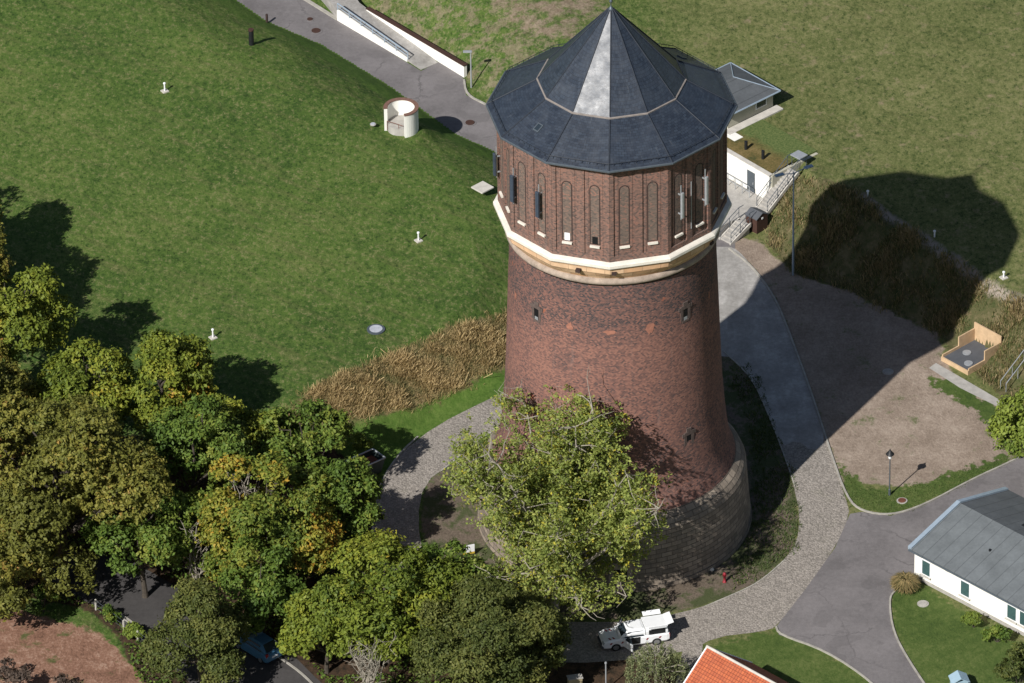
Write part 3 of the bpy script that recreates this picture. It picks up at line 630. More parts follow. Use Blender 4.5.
def on_roof(adeg, f_, l, w, name, mat, th=.08):
    "small hatch on the lower roof"
    a = R_(adeg); r = 8.86*ap+(5.3-8.86)*ap*f_; z = 35.09+(37.16-35.09)*f_; sl_ = math.atan2(2.07, 3.56*ap)
    n = np.array([math.sin(a)*math.sin(sl_), -math.cos(a)*math.sin(sl_), math.cos(sl_)]); t = np.array([math.cos(a), math.sin(a), 0]); s_ = np.cross(n, t)
    c = np.array([r*math.sin(a), -r*math.cos(a), z]); v = []
    for d in (-.05, th):
        for x, y in ((-w, -l), (w, -l), (w, l), (-w, l)): v.append(c+t*x+s_*y+n*d)
    return MB().add(v, [(3, 2, 1, 0), (4, 5, 6, 7), (0, 1, 5, 4), (1, 2, 6, 5), (2, 3, 7, 6), (3, 0, 4, 7)]).build(name, M[mat], tw)
on_roof(-49, .48, .33, .27, 'roof_hatch', 'lead'); h_ = on_roof(-49, .48, .24, .18, 'hatch_glass', 'glass', .1)
on_roof(132, .5, .3, .25, 'roof_hatch', 'lead')
# snow guard rail above the gutter
mb = MB(); 
for j in range(12):
    a, b_ = R_(j*30)+DEL, R_(j*30+30)+DEL
    mb.tube([(8.55*math.sin(a), -8.55*math.cos(a), 35.5), (8.55*math.sin(b_), -8.55*math.cos(b_), 35.5)], .025, 5)
    for q in np.linspace(.08, .92, 8):
        x = (1-q)*8.55*math.sin(a)+q*8.55*math.sin(b_); y = -((1-q)*8.55*math.cos(a)+q*8.55*math.cos(b_)); mb.tube([(x, y, 35.15), (x, y, 35.52)], .018, 4)
mb.build('snow_guard', M['hipm'], tw)
# slit windows of the shaft with stone surrounds
def slit(px, py, zc, cross=True):
    pts = [P2(px, py, zc)]; a = math.atan2(pts[0][0]-TX, -(pts[0][1]-TY)); r = shaftR(zc)
    # exact angle of the shaft point seen at px
    best = min(((abs(proj_px(TX+r*math.sin(q), TY-r*math.cos(q), zc)[0]-px), q) for q in np.linspace(-1.5, 1.5, 601))); a = best[1]
    n = (math.sin(a), -math.cos(a)); o = empty('slit_window', (n[0]*r, n[1]*r, zc), a); o.parent = tw; o.scale = (.82, .6, .86)
    mb = MB()
    if cross:
        mb.box((-.42, 0, -.35), (.28, .14, 1.1)); mb.box((.42, 0, -.35), (.28, .14, 1.1)); mb.box((-.6, 0, .32), (.34, .12, .3)); mb.box((.6, 0, .32), (.34, .12, .3))
    mb.box((0, 0, .38), (1.1, .16, .34)); mb.box((0, 0, .72), (.55, .13, .3)); mb.box((0, 0, -.98), (.8, .2, .18))
    mb.build('stone_surround', M['dark_stone'], o)
    MB().box((0, -.02, -.33), (.56, .04, 1.12)).build('opening', M['hole'], o)
    MB().box((0, -.03, -.72), (.4, .06, .3)).build('sill_pane', M['galv'], o)
def proj_px(x, y, z):
    d = np.array([x, y, z])-CAM; q = d@fwd; return W/2+FPX*(d@CR)/q, H/2-FPX*(d@CU)/q
def z_on_shaft(px, py):
    best = (1e9,)
    for z in np.linspace(6, 25, 191):
        r = shaftR(z)
        for q in np.linspace(-1.45, 1.45, 146):
            a = proj_px(TX+r*math.sin(q), TY-r*math.cos(q), z); e = (a[0]-px)**2+(a[1]-py)**2
            if e < best[0]: best = (e, z)
    return best[1]
for px, py in ((536.5, 314), (685.5, 314), (689, 440)): slit(px, py, z_on_shaft(px, py)+.25)
# bright brick repair patches (thin leaf of newer brickwork)
def patch(px, py, w, h_, tri=False):
    z = z_on_shaft(px, py); r = shaftR(z)
    q0 = min(((abs(proj_px(TX+r*math.sin(q), TY-r*math.cos(q), z)[0]-px), q) for q in np.linspace(-1.5, 1.5, 601)))[1]
    rr = random.Random(int(px)); v = []; n = 14
    for j in range(n):
        t = 2*math.pi*j/n; s_ = rr.uniform(.65, 1.1); u, w2 = math.cos(t)*w/2*s_, math.sin(t)*h_/2*s_
        if tri: u *= (.75+.7*math.sin(t)*.6)
        u = round(u/.13)*.13 if abs(u) > .13 else u; w2 = round(w2/.08)*.08
        R2 = shaftR(z+w2)+.02; a = q0+u/R2; v.append((R2*math.sin(a), -R2*math.cos(a), z+w2))
    MB().add(v, [tuple(range(n))]).build('brick_repair', M['patch'], tw)
M['patch'] = simple('new_red_brick', (.33, .145, .10), .85, .3, 5.)
for a in ((515.5, 296, .45, .8, True), (570, 327, .62, .7, False), (610, 332, .95, .45, False), (650, 328, .85, .9, True), (709, 296, .4, .8, False)): patch(*a)
# doorway in the plinth
def plinth_part(adeg, w, z0, z1, d0, d1, nm, mat):
    a = R_(adeg); r = 9.8; n = (math.sin(a), -math.cos(a)); mb = MB(); mb.box((n[0]*(r+(d0+d1)/2), n[1]*(r+(d0+d1)/2), (z0+z1)/2), (w, d1-d0, z1-z0), a); return mb.build(nm, M[mat], tw)
plinth_part(1.5, 1.7, .2, 2.5, -.2, .06, 'door_surround', 'ring_stone'); plinth_part(1.5, .95, .3, 1.95, .0, .075, 'door_opening', 'hole')
plinth_part(1.5, 1.5, 0, .22, 0, .5, 'door_step', 'dark_stone')

# ---------------------------------------------------------------- buildings
def local(o2, p):  # p in world xy, o2 = (ox, oy, rz)
    dx, dy = p[0]-o2[0], p[1]-o2[1]; c, s = math.cos(-o2[2]), math.sin(-o2[2]); return (dx*c-dy*s, dx*s+dy*c)
# white single-storey building, lower right
c0 = P2(914.2, 577.5, 0)
bd = empty('white_building', (c0[0], c0[1], 0), -math.pi/4, 'low white building with grey sheet roof on the asphalt yard', 'building')
LB, DB, HB, RI = 17., 9.9, 2.55, 1.34
mb = MB(); mb.add([(0, 0, -.1), (LB, 0, -.1), (LB, DB, -.1), (0, DB, -.1), (0, 0, HB), (LB, 0, HB), (LB, DB, HB), (0, DB, HB), (0, DB/2, HB+RI), (LB, DB/2, HB+RI)],
    [(0, 1, 5, 4), (2, 3, 7, 6), (3, 0, 4, 8, 7), (1, 2, 6, 9, 5), (0, 3, 2, 1)]); mb.build('wall', M['white_wall'], bd)
MB().box((LB/2, -.02, .12), (LB, .05, .35)).build('plinth_strip', M['concrete'], bd)
ov = .28; sl_ = RI/(DB/2)
def slope_slab(x0, x1, y0, z0, y1, z1, th, nm, mat, par):
    v = [(x0, y0, z0), (x1, y0, z0), (x1, y1, z1), (x0, y1, z1)]; v2 = [(a, b_, c+th) for a, b_, c in v]
    return MB().add(v+v2, [(3, 2, 1, 0), (4, 5, 6, 7), (0, 1, 5, 4), (1, 2, 6, 5), (2, 3, 7, 6), (3, 0, 4, 7)]).build(nm, M[mat], par)
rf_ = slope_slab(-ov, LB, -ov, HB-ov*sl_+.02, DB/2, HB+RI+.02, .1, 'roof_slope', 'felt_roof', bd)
slope_slab(-ov, LB, DB/2, HB+RI+.02, DB+ov, HB-ov*sl_+.02, .1, 'roof_slope', 'felt_roof_dark', bd)  # far slope: shade put into the colour by the darker sheeting
mb = MB()
for y0, z0, y1, z1 in ((-ov, HB-ov*sl_, DB/2, HB+RI), (DB/2, HB+RI, DB+ov, HB-ov*sl_)):
    v = [(-ov-.12, y0, z0+.0), (-ov+.22, y0, z0), (-ov+.22, y1, z1), (-ov-.12, y1, z1)]; v2 = [(a, b_, c+.24) for a, b_, c in v]
    mb.add(v+v2, [(3, 2, 1, 0), (4, 5, 6, 7), (0, 1, 5, 4), (1, 2, 6, 5), (2, 3, 7, 6), (3, 0, 4, 7)])
mb.build('verge_trim', M['house_trim'], bd)
MB().tube([(-ov, -ov-.06, HB-.1), (LB, -ov-.06, HB-.1)], .07, 8).build('gutter', M['lead'], bd)
MB().tube([(11.9/1., -.08, 0), (11.9, -.08, HB-.3), (11.9, -ov, HB-.12)], .05, 8).build('downpipe', M['lead'], bd)
def bwin(x, w, z0, z1, sill=True):
    o = MB().box((x, -.01, (z0+z1)/2), (w+.14, .06, z1-z0+.14)).build('window', M['white_paint'], bd)
    MB().box((x, -.035, (z0+z1)/2), (w, .04, z1-z0)).build('pane', M['glass_green'], o)
    if sill: MB().box((x, -.1, z0-.1), (w+.25, .22, .06)).build('sill', M['concrete_pale'], o)
# positions along the wall from pixels
def along(px, py, z): q = local((c0[0], c0[1], -math.pi/4), P2(px, py, z)); return q[0]
bwin(along(923.8, 570.6, 1.3), .72, .8, 1.95); bwin(along(960.4, 592.7, 1.3), .78, .8, 1.95); bwin(along(1007.5, 616, 1.4), .8, .9, 2.0); bwin(along(1018.6, 623.5, 1.4), .8, .9, 2.0)
MB().cyl((4.9, 2.6, HB+.2), .09, .75).build('vent_pipe', M['black'], bd)
MB().box((4.9, 6.4, HB+1.0), (.5, .3, .25)).build('roof_vent', M['black'], bd)
MB().box((along(940, 575, 2.2), -.07, 2.2), (.28, .14, .1)).build('outside_lamp', M['lead'], bd)
# orange-roofed house, bottom edge
rg = P(706.9, 646.8, 6.2); 
oh = empty('tiled_house', (rg[0], rg[1], 0), -math.pi/4, 'house with an orange tiled gable roof and pale ridge at the bottom edge', 'house')
LO, HW, SL, ZR = 12., 4.6, .81, 6.2; ze = ZR-HW*SL
MB().add([(.25, -HW+.4, 0), (LO-.2, -HW+.4, 0), (LO-.2, HW-.4, 0), (.25, HW-.4, 0), (.25, -HW+.4, ze+.25), (LO-.2, -HW+.4, ze+.25), (LO-.2, HW-.4, ze+.25), (.25, HW-.4, ze+.25), (.25, 0, ZR-.12), (LO-.2, 0, ZR-.12)],
   [(0, 1, 5, 4), (2, 3, 7, 6), (3, 0, 4, 8, 7), (1, 2, 6, 9, 5)]).build('wall', M['cream_wall'], oh)
def tiled(y1, nm):
    v = [(0, 0, 0), (LO, 0, 0)]; ln = math.hypot(HW, HW*SL)
    o = MB().add([(0, 0, 0), (LO, 0, 0), (LO, -ln, 0), (0, -ln, 0), (0, 0, -.1), (LO, 0, -.1), (LO, -ln, -.1), (0, -ln, -.1)], [(3, 2, 1, 0)[::-1][::-1], (4, 5, 6, 7)[::-1][::-1], (0, 1, 5, 4), (1, 2, 6, 5), (2, 3, 7, 6), (3, 0, 4, 7)]).build(nm, M['tiles'], oh)
    an = math.atan(SL)
    o.location = (0, 0, ZR); o.rotation_euler = (an, 0, 0) if y1 < 0 else (an, 0, math.pi)
    if y1 > 0: o.location = (LO, 0, ZR)
    return o
tiled(-1, 'roof_slope'); tiled(1, 'roof_slope')
MB().tube([(-.02, 0, ZR+.04), (LO, 0, ZR+.04)], .1, 8).build('ridge_cap', M['concrete_pale'], oh)
mb = MB()
for s in (-1, 1): mb.tube([(.0, 0, ZR), (.0, s*HW, ze)], .06, 6)
mb.build('verge_board', M['white_paint'], oh)
# hip-roofed pavilion on the upper lawn
ZP = HP+1.55
n_, e_ = P2(730.6, 62.7, ZP), P2(780.4, 90.6, ZP); ln_ = math.hypot(e_[0]-n_[0], e_[1]-n_[1]); rzp = math.atan2(e_[1]-n_[1], e_[0]-n_[0])
hp = empty('pavilion', (n_[0], n_[1], HP), rzp, 'small cream pavilion with grey hipped roof on the upper lawn', 'pavilion')
dd = 5.6
MB().add([(0, 0, 1.55), (ln_, 0, 1.55), (ln_, -dd, 1.55), (0, -dd, 1.55), (ln_*.5, -dd*.42, 2.5), (ln_*.5, -dd*.58, 2.5), (0, 0, 1.45), (ln_, 0, 1.45), (ln_, -dd, 1.45), (0, -dd, 1.45)],
   [(0, 4, 1)[::-1], (1, 4, 5, 2)[::-1], (2, 5, 3)[::-1], (3, 5, 4, 0)[::-1], (0, 1, 7, 6), (1, 2, 8, 7), (2, 3, 9, 8), (3, 0, 6, 9), (6, 7, 8, 9)]).build('roof', M['felt_roof_dark'], hp)
mb = MB()
cs = [(0, 0), (ln_, 0), (ln_, -dd), (0, -dd)]
for i in range(4):
    a, b_ = cs[i], cs[(i+1) % 4]; mb.tube([(a[0], a[1], 1.53), (b_[0], b_[1], 1.53)], .07, 6)
for a, t in zip(cs, ((ln_*.5, -dd*.42), (ln_*.5, -dd*.42), (ln_*.5, -dd*.58), (ln_*.5, -dd*.58))): mb.tube([(a[0], a[1], 1.56), (t[0], t[1], 2.52)], .035, 5)
mb.build('eaves_trim', M['house_trim'], hp)
MB().box((ln_/2, -dd/2, .7), (ln_-.8, dd-.8, 1.5)).build('wall', M['cream_wall'], hp)
o = MB().box((ln_-.39, -1.7, .95), (.06, 1.15, .75)).build('window', M['white_paint'], hp); MB().box((ln_-.35, -1.7, .95), (.05, .95, .58)).build('pane', M['glass'], o)
MB().box((ln_+.02, -dd/2-.1, .04), (.75, dd+.1, .16)).build('paved_strip', M['concrete_pale'], hp)

# retaining building with white wall set into the upper lawn
w1 = P(769.4, 176.2, HP+.05); w0 = P(729, 152.8, HP+.05)
def moss():
    mt, nt, bs = newmat('mossy_roof'); b = NB(nt); co = b.coord(); n = b.noise(co, .9, 6, .7); f = b.noise(co, 6., 4, .7)
    c = b.ramp(b.math('ADD', b.math('MULTIPLY', n, .6), b.math('MULTIPLY', f, .4)), [(.38, (.055, .06, .018)), (.5, (.125, .095, .03)), (.62, (.20, .145, .06))])
    sy = b.n('ShaderNodeSeparateXYZ'); b.L(co, sy.inputs[0]); gy = b.ramp(b.math('DIVIDE', b.math('ADD', sy.outputs[1], b.math('MULTIPLY', b.math('SUBTRACT', n, .5), 3.)), 5.), [(.42, 0.), (.62, 1.)])
    c = b.mix(gy, c, b.ramp(f, [(.36, (.045, .080, .018)), (.62, (.13, .155, .05))]))
    b.L(c, bs.inputs['Base Color']); bs.inputs['Roughness'].default_value = .95; b.bump(f, .6, .06, bs); return mt
M['moss'] = moss()
rzw = math.atan2(w1[1]-w0[1], w1[0]-w0[0])
rb = empty('retaining_building', (w1[0], w1[1], 0), rzw, 'white walled building sunk into the bank under a mossy flat roof', 'building')
LW = 9.5; HT = HP+.05
MB().box((-LW/2, .15, HT/2-.3), (LW, .3, HT+.6)).build('wall', M['white_wall'], rb)
MB().box((.001, 2.6, HT/2-.3), (.25, 4.8, HT+.598)).build('side_wall', M['cream_wall'], rb)
MB().box((-LW/2-.05, 2.75, HT-.12), (LW-.4, 4.9, .3)).build('mossy_roof', M['moss'], rb)
MB().box((-LW/2, .12, HT+.04), (LW+.06, .4, .07)).build('coping', M['concrete_pale'], rb)
dr = MB().box((-2.05, -.01, 1.75), (.85, .08, 1.75)).build('door', M['lead'], rb); MB().box((-1.75, -.08, 1.7), (.05, .08, .18)).build('handle', M['galv'], dr)
for px, py in ((746, 143.5), (763, 153)):
    q = local((w1[0], w1[1], rzw), P2(px, py+6, HT)); MB().cyl((q[0], q[1], HT), .13, .75).build('roof_vent', M['black'], rb)
# taller white pier by the tower
pw = P(738, 133, HP+.6); o = MB().box((-2.5, 0, 1.5), (5.2, .9, 4.2)).build('white_parapet', M['white_wall'], None, (pw[0], pw[1], -.4)); o.rotation_euler = (0, 0, rzw)
tag(o, 'short white parapet block between tower roof and pavilion', 'parapet')
# terrace in front of it
ZT = .9
tp = [P2(x, y, ZT) for x, y in [(680, 152), (729, 178.5), (766, 200), (756, 209), (746, 219), (731, 221), (700, 238), (660, 215)]]
tag(MB().prism(tp, -.1, ZT).build('terrace', M['concrete']), kind='structure')

def stairs(name, foot, run, rise, width, n, label, z0, rail=True):
    "foot = world xy of the middle of the lowest step edge; climbs towards +E1"
    o = empty(name, (foot[0], foot[1], z0), math.pi/4, label, 'stairs'); mb = MB()
    for k in range(n):
        x0 = run*k/n; zt = rise*(k+1)/n
        mb.prism([(x0, -width/2), (run, -width/2), (run, width/2), (x0, width/2)], rise*k/n if k else -.15, zt)
    mb.build('steps', M['concrete'], o)
    for s in (-1, 1):
        y = s*(width/2+.05)
        MB().add([(-.1, y-.05, -.2), (run+.1, y-.05, rise-.25), (run+.1, y+.05, rise-.25), (-.1, y+.05, -.2), (-.1, y-.05, .14), (run+.1, y-.05, rise+.1), (run+.1, y+.05, rise+.1), (-.1, y+.05, .14)],
            [(3, 2, 1, 0), (4, 5, 6, 7), (0, 1, 5, 4), (1, 2, 6, 5), (2, 3, 7, 6), (3, 0, 4, 7)]).build('stringer', M['concrete_pale'], o)
        mb = MB(); mb.tube([(0, y, 1.), (run, y, rise+1.), (run+.5, y, rise+1.)], .03, 6); mb.tube([(0, y, .6), (run, y, rise+.6)], .02, 6)
        for q in np.linspace(0, 1, max(3, n//3)): mb.tube([(run*q, y, rise*q), (run*q, y, rise*q+1.)], .025, 6)
        mb.build('handrail', M['lead'], o)
    return o
f1 = P2(762, 211, ZT); t1 = P2(794.5, 170.3, HP)
us = stairs('stairs', f1, math.hypot(t1[0]-f1[0], t1[1]-f1[1]), HP-ZT, 1.0, 13, 'long pale stairs with handrails climbing to the upper lawn', ZT)
f2 = P2(725.5, 242, 0)
stairs('stairs', f2, 2.1, ZT, 1.05, 6, 'short pale stairs between paved path and terrace beside the tower', 0)
# metal gate and hatch at the top
gp = P2(799, 166, HP); o = empty('stair_canopy', (gp[0], gp[1], HP), math.pi/4, 'flat pale panel raised on posts at top of long stairs', 'canopy')
MB().box((0, 0, 1.0), (.9, 1.0, .08)).build('panel', M['galv'], o)
for x in (-.35, .35):
    for y in (-.42, .42): MB().cyl((x, y, 0), .03, .97, 6).build('post', M['lead'], o)
# terrace railing
tr = empty('railing', (w1[0], w1[1], ZT), rzw, 'steel railing standing in front of white retaining wall', 'railing')
mb = MB(); mb.tube([(-4.6, -.8, 1.), (-1.4, -.8, 1.)], .03, 6); mb.tube([(-4.6, -.8, .5), (-1.4, -.8, .5)], .02, 6); mb.build('rail', M['galv'], tr)
for x in np.linspace(-4.6, -1.4, 5): MB().cyl((x, -.8, 0), .03, 1., 6).build('post', M['galv'], tr)
# little brown hut
hc = P2(756.5, 228.5, 0); ht = empty('garden_hut', (hc[0], hc[1], .05), math.pi/4, 'small dark brown hut with grey gable roof near foot of stairs', 'hut')
MB().add([(-.6, -.6, 0), (.6, -.6, 0), (.6, .6, 0), (-.6, .6, 0), (-.6, -.6, 1.25), (.6, -.6, 1.25), (.6, .6, 1.25), (-.6, .6, 1.25), (0, -.6, 1.55), (0, .6, 1.55)],
  [(0, 1, 5, 8, 4), (2, 3, 7, 9, 6), (1, 2, 6, 5), (3, 0, 4, 7)]).build('wall', M['brown_wood'], ht)
for s in (-1, 1):
    v = [(s*.66, -.64, 1.23), (s*.66, .64, 1.23), (0, .64, 1.57), (0, -.64, 1.57)]; v2 = [(a, b_, c+.06) for a, b_, c in v]
    MB().add(v+v2, [(0, 1, 2, 3), (4, 5, 6, 7), (0, 1, 5, 4), (1, 2, 6, 5), (2, 3, 7, 6), (3, 0, 4, 7)]).build('roof_panel', M['slab_grey'], ht)
MB().box((.0, -.61, 1.15), (.16, .04, .15)).build('vent', M['white_paint'], ht)

# curved white stair enclosure on the left lawn
kc = P(401, 106, HP+1.73); kz = HP-.75
kk = empty('curved_enclosure', (kc[0], kc[1], kz), 0, 'curved white wall with brick coping at edge of the left lawn', 'enclosure')
def arcwall(r0, r1, z0, z1, a0, a1, n, nm, mat):
    v = []; f = []
    for j in range(n+1):
        a = R_(a0+(a1-a0)*j/n); c, s = math.cos(a), math.sin(a)
        v += [(r0*c, r0*s, z0), (r1*c, r1*s, z0), (r1*c, r1*s, z1), (r0*c, r0*s, z1)]
    for j in range(n):
        for q in range(4): f.append((4*j+q, 4*j+(q+1) % 4, 4*j+4+(q+1) % 4, 4*j+4+q))
    f += [(0, 1, 2, 3), (4*n+3, 4*n+2, 4*n+1, 4*n)]
    return MB().add(v, f).build(nm, M[mat], kk)
arcwall(1.08, 1.33, 0, 2.35, -78, 188, 36, 'wall', 'white_wall'); arcwall(1.05, 1.37, 2.35, 2.42, -79, 189, 36, 'brick_coping', 'brick_cap')
MB().cyl((0, 0, 0), 1.07, 1.0, 28).build('floor', M['concrete'], kk)
mb = MB(); mb.tube([(-1.1, -.35, 1.35), (-.2, -.9, 1.35), (.15, -1.15, 1.35)], .03, 6); mb.tube([(-1.1, -.35, .5), (-1.1, -.35, 1.35)], .03, 6); mb.tube([(-.2, -.9, .5), (-.2, -.9, 1.35)], .03, 6)
mb.build('rail', M['brick_cap'], kk)

# entrance ramp, top left
def wall_line(name, pa, pb, za, zb, ha, hb, th, mat, label, cat, cop=None, zt=None):
    a, c = np.array(P2(*pa, 0)), np.array(P2(*pb, 0)); rz = math.atan2(c[1]-a[1], c[0]-a[0]); L_ = np.linalg.norm(c-a)
    o = empty(name, (a[0], a[1], 0), rz, label, cat)
    v = [(0, -th/2, -.2), (L_, -th/2, -.2), (L_, th/2, -.2), (0, th/2, -.2), (0, -th/2, ha), (L_, -th/2, hb), (L_, th/2, hb), (0, th/2, ha)]
    fs = [(3, 2, 1, 0), (4, 5, 6, 7), (0, 1, 5, 4), (1, 2, 6, 5), (2, 3, 7, 6), (3, 0, 4, 7)]
    MB().add(v, fs).build('wall', M[mat], o)
    if cop:
        v = [(-.03, -th/2-.05, ha+.003), (L_+.03, -th/2-.05, hb+.003), (L_+.03, th/2+.05, hb+.003), (-.03, th/2+.05, ha+.003)]; v2 = [(x, y, z+.08) for x, y, z in v]
        MB().add(v+v2, fs).build('coping', M[cop], o)
    return o, L_
o, L_ = wall_line('ramp_wall', (338, 20), (408, 61.5), 0, 0, .95, .25, .2, 'white_wall', 'low white ramp wall topped by a steel handrail beside upper road', 'wall')
mb = MB(); mb.tube([(0, 0, 1.55), (L_, 0, .85)], .05, 6); mb.tube([(0, 0, 1.25), (L_, 0, .55)], .025, 6); mb.build('handrail', M['house_trim'], o)
for q in np.linspace(0, 1, 7): MB().tube([(L_*q, 0, .9-.7*q), (L_*q, 0, 1.55-.7*q)], .04, 6).build('post', M['house_trim'], o)
wall_line('retaining_wall', (368, 17), (465.5, 77), 0, 0, .8, 1.05, .3, 'white_wall', 'white retaining wall with brown coping below the upper bank', 'wall', 'brown_wood')
ra, rb_, rc_, rd_ = P2(338, 20), P2(408, 61.5), P2(438, 63), P2(360, 11)
rr_ = P2(421, 70)
tag(MB().prism([P2(300, -25, 0), ra, rb_, rr_, rc_, rd_, P2(330, -25, 0)], -.1, 0, [1.1, .85, .18, .03, .06, .75, 1.1]).build('ramp', M['pavers']), kind='structure')

# wooden lined pit at the foot of the right bank
# pixels: front-left corner, front-right, back corner
q0, q1 = P2(943, 359.5, .1), P2(963, 370.5, .1); rzq = math.atan2(q1[1]-q0[1], q1[0]-q0[0]); wq = math.hypot(q1[0]-q0[0], q1[1]-q0[1])+.35
pit = empty('plywood_pit', (q0[0], q0[1], 0), rzq, 'plywood lined pit with grey floor set into the right bank', 'pit')
dq = 3.4; wq = 2.6
MB().box((wq/2, dq/2, .17), (wq, dq, .26)).build('floor', M['slab_grey'], pit)
MB().box((wq/2, dq+.05, .9), (wq+.2, .1, 1.9)).build('back_board', M['plywood'], pit)
for x in (-.05, wq+.05):
    MB().box((x, dq*.25, .25), (.1, dq*.5, .55)).build('side_board', M['plywood'], pit)
    MB().box((x, dq*.75+.001, .65), (.1, dq*.5, 1.35)).build('side_board', M['plywood'], pit)
MB().box((wq/2, -.06, .17), (wq+.2, .1, .4)).build('front_board', M['plywood'], pit)
for x, y in ((wq*.32, dq*.5), (wq*.74, dq*.22)):
    c_ = MB().cyl((x, y, .3), .33, .07, 24).build('manhole_cover', M['galv'], pit)

# ---------------------------------------------------------------- street furniture
def pl(px, py, z=None):
    if z is None:
        z = 0.
        for _ in range(12): p = P(px, py, z); z = .5*z+.5*hz(p[0], p[1])
    p = P(px, py, z); return (float(p[0]), float(p[1]), z)
# tall double headed light
b0 = pl(793, 275, 0); o = empty('street_light', b0, 0, 'tall slim light pole with two pale heads beside the shadowed bank', 'street light')
MB().tube([(0, 0, 0), (0, 0, 9.2)], [.09, .05], 10).build('pole', M['house_trim'], o)
for dx, dy in ((-1.15, -.5), (1.2, .65)):
    MB().tube([(0, 0, 9.1), (dx*.75, dy*.75, 9.3)], .035, 6).build('arm', M['house_trim'], o)
    mb = MB(); mb.box((dx*.95, dy*.95, 9.3), (.75, .34, .12), math.atan2(dy, dx)); mb.build('lamp_head', M['house_trim'], o, bevel=.04)
b0 = pl(471.3, 87.6); o = empty('street_light', b0, 0, 'short grey light pole with single head beside upper road', 'street light')
MB().tube([(0, 0, 0), (0, 0, 3.3)], [.07, .05], 8).build('pole', M['galv'], o); MB().box((-.25, 0, 3.32), (.7, .26, .12)).build('lamp_head', M['galv'], o, bevel=.03)
# lantern on the gravel yard
b0 = pl(889.5, 495, 0); o = empty('lantern', b0, 0, 'black post lantern with white glass on the gravel yard', 'lantern')
MB().tube([(0, 0, 0), (0, 0, .5), (0, 0, .55), (0, 0, 3.2)], [.09, .09, .05, .04], 10).build('post', M['lead'], o)
MB().lathe([(.02, 3.15), (.12, 3.25), (.17, 3.6)], 12).build('glass', M['white_paint'], o)
MB().lathe([(.30, 3.58), (.31, 3.63), (.13, 3.85), (.06, 3.95), (.03, 4.05), (0, 4.06)], 14).build('hood', M['black'], o)
# vents on the lawns
def vent(px, py, z, label, pad=True, h=.72):
    p = pl(px, py, z); o = empty('vent_pipe', p, 0, label, 'vent pipe', 'white vent pipes on the lawns')
    if pad: MB().box((0, 0, .04), (.5, .5, .09), .6).build('concrete_pad', M['concrete_pale'], o)
    MB().tube([(0, 0, 0), (0, 0, h)], .06, 8).build('pipe', M['white_paint'], o)
    MB().lathe([(.02, h-.02), (.11, h-.02), (.11, h+.07), (.04, h+.12), (0, h+.12)], 10).build('cap', M['white_paint'], o)
vent(164.8, 91.5, HP, 'white vent pipe nearest the top left corner of the lawn')
vent(418.5, 241, HP, 'white vent pipe on the left lawn nearest the tower')
vent(213, 338, HP, 'white vent pipe on the left lawn nearest the trees')
vent(867.7, 197, HP, 'small vent pipe in the tower shadow, nearest the tall light pole', False, .5)
vent(934.5, 237, HP, 'small vent pipe in the tower shadow near its right edge', False, .5)
vent(1003.7, 278, HP, 'small sunlit vent pipe by the worn track on the right lawn', True, .5)
p = pl(251.5, 45); o = empty('bollard', p, 0, 'dark round post standing at edge of left lawn near road', 'bollard')
MB().cyl((0, 0, 0), .2, 1.35, 16).build('shaft', M['black'], o); MB().cyl((0, 0, 1.35), .23, .1, 16).build('cap', M['brown_wood'], o)
p = pl(267, 24, 0); tag(MB().cyl((0, 0, 0), .1, .9, 10).build('marker_post', M['frame_dark'], None, p), 'thin dark marker post at kerb of the upper road', 'post')
p = pl(482.5, 188, HP); o = MB().box((0, 0, .05), (1.25, 1.25, .12), .75).build('cover_slab', M['concrete_pale'], None, p, bevel=.02); tag(o, 'square pale concrete slab in the lawn left of tower', 'slab')
def cover(px, py, z, r, label, mat='concrete_pale', ring='concrete', nm='manhole', h=.05):
    p = pl(px, py, z); o = empty(nm, p, 0, label, 'manhole')
    MB().cyl((0, 0, 0), r, h, 24).build('frame', M[ring], o); MB().cyl((0, 0, 0), r*.72, h+.04, 24).build('lid', M[mat], o)
cover(376, 330, HP, .68, 'round manhole with pale lid in the left lawn', 'cover_pale', 'lead', h=.1)
cover(373, 124.5, HP, .24, 'tiny pale round cover in lawn beside curved white wall', 'cover_pale', 'concrete')
cover(470, 123, 0, .5, 'round manhole in upper road close to the tower', 'brown_wood', 'asphalt', h=.035)
cover(316, 31, 0, .5, 'round manhole in the upper road below ramp wall', 'brown_wood', 'asphalt', h=.035)
cover(310, 19.5, 0, .32, 'smaller round manhole in upper road near the top edge', 'brown_wood', 'asphalt', h=.035)
cover(888, 372, 0, .42, 'round manhole in the gravel yard at the shadow edge', 'concrete', 'concrete')
cover(902, 501, 0, .4, 'round manhole in grass strip beside the lantern', 'rust', 'concrete')
cover(923, 604, 0, .42, 'round manhole in the lawn of white building', 'concrete', 'concrete')
# hydrant, stone, signs
p = pl(724.5, 582, 0); o = empty('hydrant', p, 0, 'red pillar hydrant on verge beside the tower plinth', 'hydrant')
MB().lathe([(.15, 0), (.15, .06), (.09, .08), (.09, .6), (.13, .64), (.13, .72), (.06, .84), (0, .86)], 12).build('body', M['red'], o, smooth=True); MB().box((0, -.0, .56), (.3, .08, .08)).build('outlet', M['red'], o)
def rock(px, py, z, r, label, mat='white_stone'):
    p = pl(px, py, z); rs = np.random.RandomState(int(px)); mb = MB(); prof_ = [(r*math.sin(t)*1., r*.62*math.cos(t)) for t in np.linspace(math.pi*.999, .001, 7)]
    mb.lathe(prof_, 9); mb.v = [(a*rs.uniform(.8, 1.2), b_*rs.uniform(.8, 1.2), c*rs.uniform(.8, 1.2)) for a, b_, c in mb.v]
    tag(mb.build('boulder', M[mat], None, (p[0], p[1], p[2]+r*.35)), label, 'boulder')
rock(711.5, 570, 0, .2, 'pale boulder lying on ground against tower plinth')
